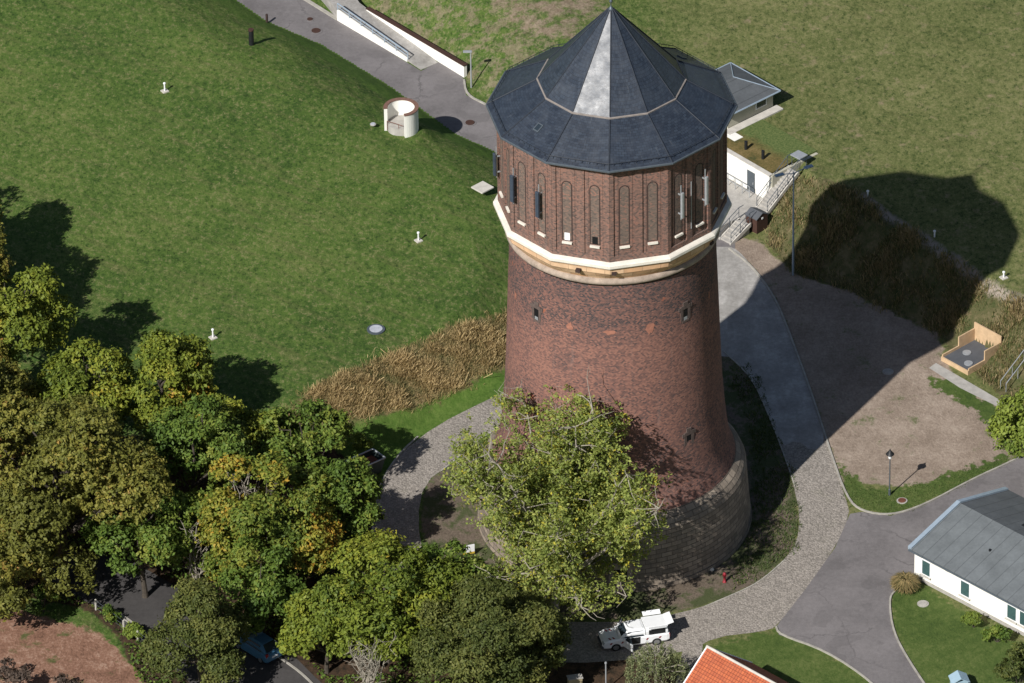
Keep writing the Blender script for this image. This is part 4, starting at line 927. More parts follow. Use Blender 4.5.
p = pl(469, 556, 0); o = empty('notice_board', p, .3, 'small white and yellow notice board on bare soil under the open tree', 'sign')
MB().box((0, 0, .65), (.85, .06, .6)).build('white_panel', M['white_paint'], o); MB().box((0, -.002, .26), (.85, .07, .16)).build('yellow_panel', M['yellow'], o)
for x in (-.38, .38): MB().cyl((x, .05, 0), .03, .9, 6).build('post', M['galv'], o)
p = pl(606, 690, 0); o = empty('pole', p, 0, 'thin grey pole rising from the shade at bottom edge', 'pole')
MB().tube([(0, 0, 0), (0, 0, 2.3)], .05, 8).build('shaft', M['galv'], o); MB().lathe([(.05, 2.25), (.09, 2.3), (.08, 2.42), (0, 2.45)], 8).build('cap', M['galv'], o)
p = pl(575, 690, 0); o = empty('utility_box', p, .2, 'beige utility box in shade at the bottom edge', 'utility box')
MB().box((0, 0, .55), (1., .5, 1.1)).build('cabinet', M['beige'], o, bevel=.02); MB().box((0, 0, 1.13), (1.08, .58, .07)).build('lid', M['concrete'], o)
p = pl(959, 690, 0); o = empty('play_house', p, .2, 'light blue peaked box on the lawn at bottom edge', 'play house')
MB().box((0, 0, .5), (1.1, .9, 1.)).build('wall', M['pale_blue'], o)
for s in (-1, 1):
    v = [(s*.66, -.55, .92), (s*.66, .55, .92), (0, .55, 1.3), (0, -.55, 1.3)]; v2 = [(a, b_, c+.05) for a, b_, c in v]
    MB().add(v+v2, [(0, 1, 2, 3), (4, 5, 6, 7), (0, 1, 5, 4), (1, 2, 6, 5), (2, 3, 7, 6), (3, 0, 4, 7)]).build('roof_panel', M['pale_blue'], o)
# hand rail at the right edge
p = pl(1006, 392, 0); o = empty('handrail', p, math.pi/4, 'steel handrail climbing the bank at right edge', 'railing')
for y in (0, .55):
    MB().tube([(0, y, .75), (2.6, y, 2.3)], .035, 6).build('rail', M['galv'], o)
    for q in (0, .5, 1.): MB().tube([(2.6*q, y, 1.5*q*.9-.1), (2.6*q, y, .75+1.55*q)], .03, 6).build('post', M['galv'], o)
# garden fence with white posts by the lane
fa, fb = P2(96, 610), P2(152, 652); L_ = math.hypot(fb[0]-fa[0], fb[1]-fa[1]); rzf = math.atan2(fb[1]-fa[1], fb[0]-fa[0])
o = empty('wire_fence', (fa[0], fa[1], 0), rzf, 'overgrown wire fence with pale posts between red field and lane', 'fence')
for q in (0, .25, .5, .75, 1.): MB().box((L_*q, 0, .45), (.1, .1, .95)).build('post', M['concrete_pale'], o)
mb = MB()
for z in (.2, .5, .85): mb.tube([(0, 0, z), (L_, 0, z)], .012, 5)
mb.build('wires', M['lead'], o)

# ---------------------------------------------------------------- vehicles
def loft(secs, cap=True):
    "secs: list of (x, [(y, z), ...]) closed cross-sections"
    mb = MB(); k = len(secs[0][1]); v = [(x, y, z) for x, s in secs for y, z in s]; n = len(secs)
    f = [(i*k+j, i*k+(j+1) % k, (i+1)*k+(j+1) % k, (i+1)*k+j) for i in range(n-1) for j in range(k)]
    if cap: f += [tuple(range(k))[::-1], tuple(range((n-1)*k, n*k))]
    return mb.add(v, f)
def sect(w, zb, zt, wt=None, r=.12):
    wt = w if wt is None else wt; m_ = zb+(zt-zb)*.55
    h = [(-w+.06, zb), (-w, zb+.12), (-w, m_), (-wt, zt-r), (-wt+r, zt)]
    return [(-y, z) for y, z in h][0:0] + [(y, z) for y, z in h] + [(-y, z) for y, z in h[::-1]]
def wheel(par, x, y, r=.34, w=.22):
    o = MB().tube([(x, y-w/2, r), (x, y+w/2, r)], r, 20).build('wheel', M['tyre'], par)
    s = 1 if y > 0 else -1; MB().tube([(x, y+s*w/2, r), (x, y+s*(w/2+.015), r)], r*.62, 16).build('rim', M['rim'], o)
# pickup: x+ is the front
fw, rw = P(611.5, 650, 0), P(660, 643, 0); rzc = math.atan2(fw[1]-rw[1], fw[0]-rw[0])
ctr = (fw+rw)/2 + np.array([-math.sin(rzc), math.cos(rzc), 0])*-.0
# the wheels seen are on the camera side: move the centre line half a width away from them
side_v = np.array([math.sin(rzc), -math.cos(rzc), 0]);  side_v = side_v if side_v[1] > 0 else -side_v
ctr = ctr + side_v*.66
pk_ = empty('pickup_truck', (ctr[0], ctr[1], 0), rzc, 'white service pickup with open doors and raised canopy flaps parked below tower', 'pickup truck'); pk_.scale = (.93, .93, .82)
MB.add
loft([(2.62, sect(.70, .42, .72)), (2.5, sect(.86, .32, .92)), (2.2, sect(.92, .3, 1.06)), (1.2, sect(.93, .3, 1.14)), (-.3, sect(.93, .3, 1.12)), (-2.4, sect(.93, .32, 1.12)), (-2.62, sect(.90, .38, 1.08))]).build('body', M['white_paint'], pk_, smooth=False)
loft([(1.32, sect(.86, 1.08, 1.14, .84, .03)), (.62, sect(.84, 1.08, 1.72, .66, .08)), (.3, sect(.84, 1.08, 1.80, .68, .1)), (-.55, sect(.85, 1.08, 1.80, .70, .1)), (-.72, sect(.86, 1.08, 1.72, .74, .1))]).build('cab', M['white_paint'], pk_)
MB().add([(1.25, -.72, 1.19), (1.25, .72, 1.19), (.68, .60, 1.70), (.68, -.60, 1.70)], [(0, 1, 2, 3)]).build('windscreen', M['glass'], pk_)
bpy.data.objects[-1] if False else None
for s in (-1, 1):
    MB().add([(1.0, s*.875, 1.17), (-.6, s*.885, 1.17), (-.55, s*.76, 1.64), (.6, s*.74, 1.64)], [(0, 1, 2, 3)]).build('side_window', M['glass'], pk_)
    MB().box((2.52, s*.66, .82), (.16, .34, .18)).build('headlight', M['galv'], pk_, bevel=.03)
    MB().box((-2.62, s*.82, .85), (.06, .16, .36)).build('tail_light', M['red_light'], pk_)
    MB().box((.95, s*1.02, 1.2), (.14, .2, .16)).build('mirror', M['white_paint'], pk_, bevel=.03)
    wheel(pk_, 1.6, s*.84, .37); wheel(pk_, -1.6, s*.84, .37)
MB().box((2.64, 0, .62), (.06, 1.1, .2)).build('grille', M['black'], pk_); MB().box((2.62, 0, .42), (.16, 1.6, .14)).build('bumper', M['lead'], pk_, bevel=.03)
can = loft([(-.78, sect(.88, 1.1, 1.86, .80, .08)), (-2.5, sect(.88, 1.1, 1.86, .80, .08))]).build('canopy', M['white_paint'], pk_)
MB().box((-1.65, .885, 1.42), (1.3, .03, .46)).build('open_bay', M['black'], can); MB().box((-1.65, -.885, 1.42), (1.3, .03, .46)).build('open_bay', M['black'], can)
for s in (-1, 1):
    v = [(-.95, s*.82, 1.86), (-2.35, s*.82, 1.86), (-2.35, s*1.22, 2.0), (-.95, s*1.22, 2.0)]; v2 = [(a, b_, c+.05) for a, b_, c in v]
    MB().add(v+v2, [(0, 1, 2, 3), (4, 5, 6, 7), (0, 1, 5, 4), (1, 2, 6, 5), (2, 3, 7, 6), (3, 0, 4, 7)]).build('raised_flap', M['white_paint'], pk_)
v = [(-2.5, -.72, 1.84), (-2.5, .72, 1.84), (-3.0, .72, 2.0), (-3.0, -.72, 2.0)]; v2 = [(a, b_, c+.05) for a, b_, c in v]
MB().add(v+v2, [(0, 1, 2, 3), (4, 5, 6, 7), (0, 1, 5, 4), (1, 2, 6, 5), (2, 3, 7, 6), (3, 0, 4, 7)]).build('tailgate', M['white_paint'], pk_)
for s in (-1, 1):
    d = MB().add([(0, 0, .4), (-1.0, 0, .4), (-1.0, 0, 1.1), (0, 0, 1.1), (0, s*.07, .4), (-1.0, s*.07, .4), (-1.0, s*.07, 1.1), (0, s*.07, 1.1)], [(0, 1, 2, 3), (7, 6, 5, 4), (0, 1, 5, 4), (1, 2, 6, 5), (2, 3, 7, 6), (3, 0, 4, 7)]).build('open_door', M['white_paint'], pk_)
    d.location = (.95, s*.93, 0); d.rotation_euler = (0, 0, -s*R_(62))
    MB().add([(-.1, s*.03, 1.12), (-.95, s*.03, 1.12), (-.85, s*.03, 1.6), (-.45, s*.03, 1.6)], [(0, 1, 2, 3)]).build('door_glass', M['glass'], d)
    MB().box((.15, s*.90, .78), (.95, .08, .6)).build('door_void', M['black'], pk_)
# red and white warning chevrons
for x, y0 in ((2.0, -.7), (1.7, -.7), (2.0, .45), (1.7, .45)):
    zb = 1.10 if x < 1.9 else 1.085
    v = [(x, y0, zb+.0), (x+.14, y0, zb-.0), (x+.04, y0+.26, zb), (x-.1, y0+.26, zb)]; v = [(a, b_, 1.06+(2.2-a)*.08+.012) for a, b_, c in v]
    MB().add(v, [(0, 1, 2, 3)]).build('warning_stripe', M['red'], pk_)
for s in (-1, 1):
    for x in (1.95, 1.05, -1.9, -.9):
        v = [(x, s*.936, .72), (x+.16, s*.936, .72), (x+.06, s*.936, .9), (x-.1, s*.936, .9)]; MB().add(v, [(0, 1, 2, 3)]).build('warning_stripe', M['red'], pk_)
# blue hatchback, seen from behind under the trees
ca = P(258, 652, 0); rza = R_(132)
ch = empty('parked_car', (ca[0], ca[1], 0), rza, 'small blue hatchback parked on dark lane under the trees', 'car')
loft([(1.85, sect(.62, .32, .55)), (1.75, sect(.78, .25, .74)), (1.2, sect(.83, .22, .9)), (.6, sect(.84, .22, .96)), (-1.2, sect(.84, .24, .98)), (-1.72, sect(.80, .28, .95)), (-1.85, sect(.74, .32, .75))]).build('body', M['blue_paint'], ch)
loft([(.95, sect(.76, .9, .96, .74, .03)), (.25, sect(.76, .92, 1.42, .58, .08)), (-.1, sect(.76, .92, 1.5, .58, .1)), (-1.1, sect(.76, .92, 1.48, .56, .1)), (-1.7, sect(.74, .9, 1.0, .70, .04))]).build('cabin', M['blue_paint'], ch)
MB().add([(.92, -.64, .99), (.92, .64, .99), (.3, .52, 1.42), (.3, -.52, 1.42)], [(0, 1, 2, 3)]).build('windscreen', M['glass'], ch)
MB().add([(-1.68, -.60, 1.05), (-1.68, .60, 1.05), (-1.18, .50, 1.46), (-1.18, -.50, 1.46)], [(0, 1, 2, 3)]).build('rear_window', M['glass'], ch)
for s in (-1, 1):
    MB().add([(.75, s*.785, 1.0), (-1.3, s*.785, 1.0), (-1.0, s*.66, 1.38), (.15, s*.66, 1.36)], [(0, 1, 2, 3)]).build('side_window', M['glass'], ch)
    MB().box((-1.76, s*.66, .86), (.12, .2, .26)).build('tail_light', M['red_light'], ch); MB().box((1.76, s*.6, .66), (.12, .28, .14)).build('headlight', M['galv'], ch)
    MB().box((.6, s*.9, 1.0), (.12, .16, .12)).build('mirror', M['blue_paint'], ch)
    wheel(ch, 1.2, s*.74, .3, .18); wheel(ch, -1.2, s*.74, .3, .18)
MB().box((-1.87, 0, .62), (.03, .52, .12)).build('number_plate', M['white_paint'], ch)
# open skip beside the cobbles
p = pl(366, 474, 0); o = empty('skip', p, R_(38), 'open metal skip with rusty load at the edge of cobbles', 'skip')
mb = MB(); Ls, Ws, Hs = 2.5, 1.5, 1.3
v = [(-Ls/2+.35, -Ws/2+.1, .1), (Ls/2-.35, -Ws/2+.1, .1), (Ls/2-.35, Ws/2-.1, .1), (-Ls/2+.35, Ws/2-.1, .1), (-Ls/2, -Ws/2, Hs), (Ls/2, -Ws/2, Hs), (Ls/2, Ws/2, Hs), (-Ls/2, Ws/2, Hs)]
MB().add(v, [(3, 2, 1, 0), (0, 1, 5, 4), (1, 2, 6, 5), (2, 3, 7, 6), (3, 0, 4, 7)]).build('tub', M['skip_paint'], o)
mb = MB(); cs = v[4:]
for i in range(4): mb.tube([cs[i], cs[(i+1) % 4]], .06, 6)
mb.build('rim', M['galv'], o); MB().box((0, 0, .85), (2.1, 1.3, .1)).build('load', M['rust'], o)

# ---------------------------------------------------------------- vegetation
def leaves(rs, C, N, size, tint, aspect=.55, jit=.7):
    "rhombic leaf faces at centres C with normals about N"
    n = len(C); N = N+rs.normal(0, jit, (n, 3)); N /= np.linalg.norm(N, axis=1)[:, None]+1e-9
    A = np.cross(N, rs.normal(0, 1, (n, 3))); A /= np.linalg.norm(A, axis=1)[:, None]+1e-9; B = np.cross(N, A)
    s = (size*rs.uniform(.6, 1.35, n))[:, None]/2
    V = np.stack([C-A*s, C-B*s*aspect+N*s*.15, C+A*s, C+B*s*aspect+N*s*.15], 1).reshape(-1, 3)
    F = np.arange(4*n).reshape(n, 4); return V, F, np.repeat(np.clip(tint, 0, 1), 4)
def unit(rs, n): d = rs.normal(0, 1, (n, 3)); return d/np.linalg.norm(d, axis=1)[:, None]
def crown_pts(rs, r, rz, nb, ntuft, nleaf, br=.34, sd=.17, low_=-.45, shape='round', tuft_r=None, inner=.62):
    Cs = []; Ns = []; Ts = []; cents = []
    k = 0
    while k < nb:
        d = unit(rs, 1)[0]
        if d[2] < low_: continue
        rad = rs.uniform(inner, .84) if k < nb*.85 else rs.uniform(.1, .55)
        c = d*rad*np.array([r, r, rz])
        if shape == 'cone': zf = (c[2]/rz+1)/2; c[:2] *= (1.25-.95*zf)
        b_ = r*br*rs.uniform(.7, 1.25)*(1.1-.3*max(0, d[2])); cents.append(c); btint = rs.normal(0, .16)
        nt_ = int(ntuft*rs.uniform(.8, 1.2)*(b_/(r*br))**2); dt = unit(rs, nt_); dt[:, 2] = np.where(dt[:, 2] < -.4, -dt[:, 2], dt[:, 2])
        out = c/ (np.linalg.norm(c)+1e-6); dt = dt+out*.45; dt /= np.linalg.norm(dt, axis=1)[:, None]
        tc = c+dt*b_*rs.uniform(.65, 1.08, (nt_, 1))*np.array([1, 1, .82]); tt = btint*.8+rs.normal(0, .09, nt_)
        nl = nleaf; L = np.repeat(tc, nl, 0)+rs.normal(0, sd, (nt_*nl, 3))*np.array([1, 1, .75]); N = np.repeat(dt, nl, 0)*.9+np.array([0, 0, .35])
        Cs.append(L); Ns.append(N); Ts.append(np.repeat(tt, nl)+rs.normal(0, .085, nt_*nl)+.45); k += 1
    return np.concatenate(Cs), np.concatenate(Ns), np.concatenate(Ts), cents
def limb(mb, rs, a, b_, r0, r1, n=5, wig=.25, k=6):
    a, b_ = np.array(a, float), np.array(b_, float); pts = [a+(b_-a)*t+rs.normal(0, wig, 3)*math.sin(math.pi*t) for t in np.linspace(0, 1, n)]
    mb.tube(pts, list(np.linspace(r0, r1, n)), k); return pts
def tree(px, py, zc, r, rz, kind, label, seed, nb=26, ntuft=46, nleaf=13, size=.30, br=.34, sd=.17, shape='round', cat='tree', group='trees around the tower', trunk_r=None, bark='bark', name='tree', low_=-.45, tintoff=0., inner=.62, limbs=10):
    rs = np.random.RandomState(seed); p = P(px, py, zc); g_ = hz(p[0], p[1]); o = empty(name, (p[0], p[1], g_), 0, label, cat, group)
    C, N, T, cents = crown_pts(rs, r, rz, nb, ntuft, nleaf, br, sd, low_, shape, inner=inner)
    C = C+np.array([0, 0, zc-g_]); C = C[C[:, 2] > .15] if True else C; n = len(C); N = N[:n]; T = T[:n]
    Vv, Ff, tt = leaves(rs, C, N, size, T+tintoff)
    meshobj('crown', Vv, Ff, LM[kind], o, attrs={'tint': ('FLOAT', tt)})
    tr_ = trunk_r or r*.055; mb = MB(); top = zc-g_
    mb.tube([(0, 0, -.3), (.02, 0, .4), (rs.normal(0, .15), rs.normal(0, .15), top*.45), (rs.normal(0, .2), rs.normal(0, .2), top), (0, 0, top+rz*.6)], [tr_*1.5, tr_*1.1, tr_*.9, tr_*.55, tr_*.12], 9)
    for c in cents[:limbs]:
        e = c+np.array([0, 0, top]); s0 = (0, 0, max(top*.4, e[2]-np.linalg.norm(c[:2])*.9-.5)); limb(mb, rs, s0, e, tr_*.45, tr_*.1)
    mb.build('trunk', M[bark], o); return o
T_ = [
 (-80, 212, 9.8, 5.2, 5.2, 'oak_olive', 'tree just outside the left edge throwing the uppermost lawn shadow'),
 (-74, 266, 10.2, 5.8, 5.8, 'oak_olive', 'dark tree mostly beyond the left edge beside the lawn'),
 (6, 312, 10, 4.1, 4.2, 'yellowgreen', 'yellow-green tree at the left edge, uppermost of the wood'),
 (-40, 400, 9, 5.2, 5.2, 'oak_olive', 'olive tree on the left edge half out of frame'),
 (88, 392, 7.5, 3.6, 4.0, 'yellowgreen', 'yellow-green tree between the big olive oak and the lawn'),
 (160, 384, 8.2, 3.9, 3.8, 'yellowgreen', 'yellowish round tree reaching furthest onto the left lawn'),
 (58, 486, 8.2, 7.2, 7.6, 'oak_olive', 'largest olive-brown oak filling the left side'),
 (192, 462, 7.8, 4.0, 5.6, 'green', 'fresh green tree standing right of largest oak'),
 (300, 442, 6.5, 3.4, 3.0, 'green', 'rounded green tree near the dry grass bank'),
 (268, 520, 7.0, 5.0, 5.6, 'autumn', 'green tree turning yellow and orange in middle of the wood'),
 (334, 496, 6.0, 3.0, 4.2, 'green', 'dark green tree in shade beside the skip and cobbles'),
 (385, 598, 5.5, 4.9, 4.0, 'yellowgreen', 'bright yellow-green tree in front of the cobbled path'),
 (200, 634, 4.6, 3.9, 5.2, 'dark', 'dense dark tree with pointed top beside the blue car'),
 (490, 640, 5.5, 5.3, 5.2, 'dark', 'dense dark green round tree at bottom centre'),
 (448, 584, 4.5, 3.1, 2.8, 'green', 'small green tree between bare soil and dark round tree'),
 (1046, 425, 5.0, 3.3, 3.6, 'bright', 'bright green tree cut by the right edge above asphalt'),
 (142, 528, 6.0, 3.4, 4.6, 'green', 'shaded green tree between the largest oak and turning tree'),
 (262, 588, 4.6, 3.0, 3.6, 'green', 'low green tree under the turning tree above the blue car'),
 (325, 622, 4.4, 2.8, 3.4, 'yellowgreen', 'low yellow-green tree right of the blue car'),
 (232, 436, 6.2, 2.6, 3.2, 'yellowgreen', 'small yellow-green tree wedged behind the turning tree'),
 (-20, 560, 6.0, 4.2, 4.2, 'oak_olive', 'low olive tree on left edge above the red field'),
]
for i, (px, py, zc, r, rz, kd, lb) in enumerate(T_):
    dense = kd in ('dark',); q = (r/5.)**2
    nb = int(max(20, 34*(r/5.)**1.2)); nt_ = int(66*(r/5.)**.9*(1.5 if dense else 1))
    tree(px, py, zc, r, rz, kd, lb, 100+i, tintoff=.14 if dense else .04, nb=nb, ntuft=nt_, nleaf=13 if not dense else 14, size=.30 if not dense else .24, br=.36 if r < 5 else .31, sd=.16, shape='cone' if 'pointed' in lb else 'round', low_=-.75)
# orange spray on the turning tree, as a part
# the open tree in front of the tower
rs = np.random.RandomState(7); bp = P(555, 614, 0); ot = empty('open_tree', (bp[0], bp[1], 0), 0, 'airy pale green tree with visible pale limbs directly in front of the tower', 'tree', 'trees around the tower')
mb = MB(); tips = []
mb.tube([(0, 0, -.3), (0, 0, .5), (.1, 0, 3.0)], [.42, .32, .27], 10)
fork = np.array([.1, 0, 2.9])
for k in range(12):
    a = 2*math.pi*k/9+rs.uniform(-.3, .3); l = rs.uniform(.65, 1.); R0 = 7.0*l if 0 < k < 9 else rs.uniform(.6, 3.)
    end = np.array([math.cos(a)*R0, math.sin(a)*R0*.9, 14.6-3.*l+rs.uniform(-2., 4.2) if k and l < .93 and k < 9 else rs.uniform(13.5, 17.5)])
    mid_ = fork+(end-fork)*.5+np.array([0, 0, .8]); main = limb(mb, rs, fork-np.array([0, 0, rs.uniform(0, .9)]), mid_, .17, .11, 4, .18)+limb(mb, rs, mid_, end, .11, .035, 5, .25)
    for t in range(2, len(main)):
        for q in range(4):
            d = unit(rs, 1)[0]; d[2] = d[2]*.6+.1; e = main[t]+d*rs.uniform(1.3, 2.9); limb(mb, rs, main[t], e, .05, .018, 4, .12, 5); tips.append(e); tips.append(main[t]*.4+e*.6)
            for q2 in range(2):
                d2 = unit(rs, 1)[0]; e2 = e+d2*rs.uniform(.5, 1.3); limb(mb, rs, e, e2, .02, .01, 3, .05, 4); tips.append(e2)
for k in range(4):
    end = np.array([6.0+rs.uniform(-1, 1.6), -4.6+rs.uniform(-1.6, 1.6), rs.uniform(11.5, 15.5)]); main = limb(mb, rs, fork, end, .15, .03, 8, .35)
    for t in range(4, 8):
        for q in range(4): d = unit(rs, 1)[0]; e = main[t]+d*rs.uniform(.9, 2.2); limb(mb, rs, main[t], e, .04, .014, 4, .1, 5); tips.append(e); tips.append(main[t]*.4+e*.6)
for k in range(12):
    a = 2*math.pi*k/12+rs.uniform(-.25, .25); R0 = rs.uniform(4.2, 7.2); end = np.array([math.cos(a)*R0, math.sin(a)*R0, rs.uniform(3.6, 7.5)])
    main = limb(mb, rs, (.05, 0, rs.uniform(2.2, 4.5)), end, .12, .03, 7, .3)
    for t in range(3, 7):
        for q in range(3):
            d = unit(rs, 1)[0]; d[2] = d[2]*.7-.1; e = main[t]+d*rs.uniform(.9, 2.); limb(mb, rs, main[t], e, .04, .014, 4, .1, 5); tips.append(e); tips.append(main[t]*.4+e*.6)
mb.build('trunk', M['bark_pale'], ot)
tips = np.array(tips); tips = tips[(tips[:, 2] > 2.2)]
tc = np.repeat(tips, 4, 0)+rs.normal(0, .40, (len(tips)*4, 3)); C = np.repeat(tc, 11, 0)+rs.normal(0, .15, (len(tc)*11, 3))
# keep the crown inside an uneven egg
ce = np.array([-.3, 0, 9.6]); dd_ = (C-ce)/np.array([9.1, 9.2, 8.2]); keep = (dd_**2).sum(1) < 1.; C = C[keep]
T = .62+np.repeat(rs.normal(0, .14, len(tc)), 11)[keep]+rs.normal(0, .14, len(C)); N = unit(rs, len(C))*.6+np.array([0, 0, .7])
Vv, Ff, tt = leaves(rs, C, N, .24, T); meshobj('crown', Vv, Ff, LM['light'], ot, attrs={'tint': ('FLOAT', tt)})
# bare trees
def bare_tree(px, py, z, h, spread, label, seed, n=12, cat='tree', name='bare_tree'):
    rs = np.random.RandomState(seed); p = pl(px, py, z); o = empty(name, p, 0, label, cat, 'trees around the tower'); mb = MB()
    mb.tube([(0, 0, -.2), (.05, 0, h*.3)], [.12, .1], 7)
    for k in range(n):
        a = rs.uniform(0, 6.28); e = np.array([math.cos(a)*spread*rs.uniform(.3, 1), math.sin(a)*spread*rs.uniform(.3, 1), h*rs.uniform(.7, 1.05)]); m1 = limb(mb, rs, (0, 0, h*rs.uniform(.1, .3)), e, .07, .02, 6, .18)
        for t in (2, 3, 4, 5):
            for q in range(3): e2 = m1[t]+unit(rs, 1)[0]*rs.uniform(.4, 1.2)+np.array([0, 0, .5]); limb(mb, rs, m1[t], e2, .025, .008, 3, .06, 4)
    mb.build('branches', M['bark_pale'], o); return o
bare_tree(372, 705, 0, 5.4, 1.9, 'bare pale-branched small tree at bottom left of dark round tree', 3, 14)
bare_tree(197, 604, 0, 6.5, 1.2, 'dead grey tree standing in dark gap among the wood', 5, 7)
bare_tree(246, 548, 0, 7.6, 1.8, 'leafless branches showing in front of the turning tree', 8, 7)
# bushes
def bush(px, py, z, r, rz, kind, label, seed, size=.2, name='bush', n=10, group='bushes'):
    rs = np.random.RandomState(seed); p = pl(px, py, z); o = empty(name, p, 0, label, 'bush', group)
    C, N, T, ce_ = crown_pts(rs, r, rz, n, 22, 12, .42, .08, -.2, inner=.45); C = C+np.array([0, 0, rz*.75]); k_ = C[:, 2] > .02; C, N, T = C[k_], N[k_], T[k_]
    Vv, Ff, tt = leaves(rs, C, N, size, T); meshobj('foliage', Vv, Ff, LM[kind], o, attrs={'tint': ('FLOAT', tt)})
    mb = MB()
    for c in ce_[:5]: limb(mb, rs, (0, 0, -.05), c+np.array([0, 0, rz*.7]), .04, .012, 3, .04, 5)
    mb.build('stems', M['bark'], o); return o
bush(362, 447, None, .62, .6, 'bright', 'bright lime bush beside the skip on grass bank', 21)
bush(973, 627, 0, .75, .6, 'bright', 'green bush under second window of the white building', 22)
bush(997, 642, 0, .85, .7, 'green', 'darker green bush by the downpipe of white building', 23)
bush(1019, 690, 0, 1.3, 2.3, 'dark', 'tall dark columnar bush in bottom right corner', 24, n=18)
bush(44, 612, 0, 1.1, 1.3, 'green', 'green bush at upper edge of the red field', 25)
bush(14, 690, 0, 1.5, 1.3, 'plum', 'brownish bush in the bottom left corner', 26)
bush(64, 700, 0, 1.2, 1.0, 'plum', 'dark brownish bush at bottom edge of red field', 27)
bush(132, 638, 0, .8, .7, 'bright', 'green bush grown through the wire fence near lane', 28)
bush(110, 622, 0, .7, .7, 'green', 'green bush at upper end of the wire fence', 29)
bush(748, 683, 0, .5, .5, 'dark', 'tiny dark bush on lower lawn above the orange roof', 30, n=6)
bush(484, 175+2, HP, .3, .2, 'green', 'low tuft beside the concrete slab on left lawn', 31, n=4) if False else None
# willow
def willow(px, py, h, r, label, seed):
    rs = np.random.RandomState(seed); p = pl(px, py, 0); o = empty('weeping_tree', p, 0, label, 'tree', 'trees around the tower'); C = []; mb = MB(); mb.tube([(0, 0, -.2), (0, 0, h*.8)], [.14, .06], 7)
    for k in range(150):
        a = rs.uniform(0, 6.28); rr = r*math.sqrt(rs.uniform(.02, 1)); top = h*(1-.35*(rr/r)**2)+rs.normal(0, .15); L = rs.uniform(.8, 2.6); n = int(L*26); t = rs.uniform(0, 1, n)
        C.append(np.stack([rr*math.cos(a)+rs.normal(0, .07, n), rr*math.sin(a)+rs.normal(0, .07, n), top-t*L], -1))
        if k % 6 == 0: limb(mb, rs, (0, 0, h*.6), (rr*math.cos(a), rr*math.sin(a), top), .04, .015, 4, .05, 5)
    C = np.concatenate(C); C = C[C[:, 2] > .2]; N = unit(rs, len(C)); Vv, Ff, tt = leaves(rs, C, N, .2, rs.uniform(.1, 1, len(C)), .3); meshobj('crown', Vv, Ff, LM['willow'], o, attrs={'tint': ('FLOAT', tt)}); mb.build('trunk', M['bark_pale'], o)
willow(656, 702, 4.6, 2.3, 'pale weeping tree with hanging foliage left of the orange roof', 41)
# blades: tall grass on the banks, ornamental grass
def blades(name, xy, zz, h, w, kind, rs, tint, lean=.35, parent=None, kd='stuff', label=None):
    n = len(xy); a = rs.uniform(0, 6.28, n); hh = h*rs.uniform(.5, 1.3, n); ww = w*rs.uniform(.6, 1.4, n)
    dx, dy = np.cos(a), np.sin(a); lx, ly = rs.normal(0, lean, n)*hh, rs.normal(0, lean, n)*hh
    b0_ = np.stack([xy[:, 0]-dx*ww/2, xy[:, 1]-dy*ww/2, zz-.05], -1); b1_ = np.stack([xy[:, 0]+dx*ww/2, xy[:, 1]+dy*ww/2, zz-.05], -1)
    t1_ = np.stack([xy[:, 0]+dx*ww*.3+lx, xy[:, 1]+dy*ww*.3+ly, zz+hh], -1); t0_ = np.stack([xy[:, 0]-dx*ww*.3+lx, xy[:, 1]-dy*ww*.3+ly, zz+hh*.94], -1)
    Vv = np.stack([b0_, b1_, t1_, t0_], 1).reshape(-1, 3); o = meshobj(name, Vv, np.arange(4*n).reshape(n, 4), LM[kind], parent, attrs={'tint': ('FLOAT', np.repeat(np.clip(tint, 0, 1), 4))})
    if kd: tag(o, label=label, cat='grass', kind=kd)
    return o
rs = np.random.RandomState(11)
def inpit(xy):
    c, s_ = math.cos(-rzq), math.sin(-rzq); dx, dy = xy[:, 0]-q0[0], xy[:, 1]-q0[1]; u, v_ = dx*c-dy*s_, dx*s_+dy*c
    return (u > -.3) & (u < wq+.3) & (v_ > -.6) & (v_ < dq+.3)
def scatter(poly, n, grow=.3):
    p = np.array(poly); lo, hi = p.min(0)-1, p.max(0)+1; xy = rs.uniform(lo, hi, (n*4, 2)); d = sdist(xy[:, 0], xy[:, 1], poly)+wob(xy[:, 0], xy[:, 1], 2.4, 9)*.5; xy = xy[d < grow][:n]
    return xy
xy = scatter(dryL, 80000); cl = wob(xy[:, 0], xy[:, 1], 2.2, 5); eg = sdist(xy[:, 0], xy[:, 1], dryL); keep = rs.uniform(0, 1, len(xy)) < np.clip(.75+cl*.6, .1, 1)*np.clip(.25-eg*1.1, .06, 1); xy = xy[keep]; cl = cl[keep]
blades('dry_grass', xy, height(xy[:, 0], xy[:, 1]), .34*(1+np.clip(cl, -.5, .6)), .032, 'straw', rs, .58+cl*.42+rs.normal(0, .24, len(xy)), .5, label='tall straw coloured dry grass on the left bank')
xy = scatter(wildR, 70000); xy = xy[~inpit(xy)]; cl = wob(xy[:, 0], xy[:, 1], 1.7, 6); eg = sdist(xy[:, 0], xy[:, 1], wildR); keep = rs.uniform(0, 1, len(xy)) < np.clip(.42+cl*.7, .04, 1)*np.clip(.2-eg, .05, 1); xy = xy[keep]; cl = cl[keep]
blades('wild_grass', xy, height(xy[:, 0], xy[:, 1]), .30*(1+np.clip(cl, -.6, .9)), .05, 'weeds', rs, .66+cl*.35+rs.normal(0, .22, len(xy)), .4, label='rough green and brown grass on the right bank')
verge = px3([(745, 365), (760, 395), (776, 440), (788, 475), (794, 510), (790, 550), (765, 575), (735, 588), (745, 560), (755, 520), (757, 470), (752, 430), (740, 400), (728, 370)])
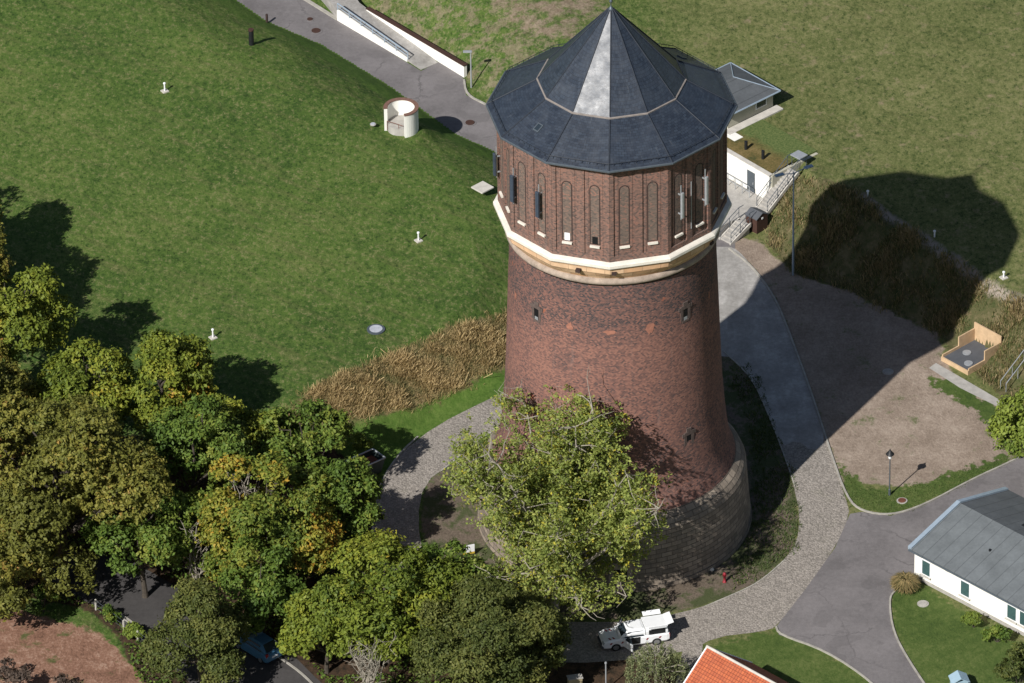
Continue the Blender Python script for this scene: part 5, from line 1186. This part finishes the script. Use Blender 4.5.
xy = scatter(verge, 7000); cl = wob(xy[:, 0], xy[:, 1], 2., 8); keep = cl+rs.normal(0, .3, len(xy)) > -.25; xy = xy[keep]; blades('verge_weeds', xy, height(xy[:, 0], xy[:, 1]), .16, .06, 'weeds', rs, .28+rs.normal(0, .15, len(xy)), .5, label='low green weeds on the verge beside the tower')
xy = scatter(px3([(846, 497), (862, 510), (891, 515), (924, 505), (974, 479), (1008, 463), (1008, 456), (930, 484), (890, 494), (862, 487), (846, 474)]), 3500, .1); blades('verge_grass', xy, height(xy[:, 0], xy[:, 1]), .06, .05, 'weeds', rs, .3+rs.normal(0, .14, len(xy)), .6, label='short green grass along the yard kerb')
n = 26000; p_ = np.array(woods); lo, hi = np.array([-46., -50.]), np.array([-2., -16.]); xy = rs.uniform(lo, hi, (n*2, 2)); d = sdist(xy[:, 0], xy[:, 1], woods); ln2 = sdist(xy[:, 0], xy[:, 1], px3([(40, 545), (130, 560), (200, 600), (290, 652), (312, 674), (345, 705), (215, 705), (150, 648), (108, 612), (40, 580)])); rg2 = sdist(xy[:, 0], xy[:, 1], [tuple(q) for q in px3(ring_out)+px3(ring_in)])
k_ = (d < -.2) & (ln2 > .25) & (rg2 > .3) & (wob(xy[:, 0], xy[:, 1], 1.1, 21) > -.15); xy = xy[k_][:n]; C = np.stack([xy[:, 0], xy[:, 1], rs.uniform(.05, .55, len(xy))*np.clip(.6+wob(xy[:, 0], xy[:, 1], 1.1, 21), .2, 1)], -1)
Vv, Ff, tt = leaves(rs, C, np.tile([0, 0, 1.], (len(C), 1)), .26, rs.uniform(.1, .7, len(C))); tag(meshobj('undergrowth', Vv, Ff, LM['green'], attrs={'tint': ('FLOAT', tt)}), label='low leafy undergrowth on the floor of the wood', cat='undergrowth', kind='stuff')
# ornamental grass clump
p = pl(905, 590, 0); o = empty('ornamental_grass', p, 0, 'pale yellow-green ornamental grass clump at corner of white building', 'ornamental grass')
n = 2600; a = rs.uniform(0, 6.28, n); rr = .25*np.sqrt(rs.uniform(0, 1, n)); xy = np.stack([rr*np.cos(a), rr*np.sin(a)], -1); hh = rs.uniform(.7, 1.5, n); V_ = []; out = rs.uniform(.15, .95, n)
b0_ = np.stack([xy[:, 0], xy[:, 1], 0*a], -1); m0 = np.stack([xy[:, 0]+np.cos(a)*out*.5, xy[:, 1]+np.sin(a)*out*.5, hh*.75], -1); e0 = np.stack([xy[:, 0]+np.cos(a)*out*1.05, xy[:, 1]+np.sin(a)*out*1.05, hh*.8-out*.25], -1); wv = np.stack([-np.sin(a)*.03, np.cos(a)*.03, 0*a], -1)
Vv = np.stack([b0_-wv, b0_+wv, m0+wv, m0-wv, m0-wv, m0+wv, e0+wv*.3, e0-wv*.3], 1).reshape(-1, 3); meshobj('leaves', Vv, np.arange(8*n).reshape(-1, 4), LM['straw'], o, attrs={'tint': ('FLOAT', np.repeat(rs.uniform(.1, .6, n), 8))})
MB().cyl((0, 0, 0), .3, .12, 12).build('root_clump', M['bark'], o)
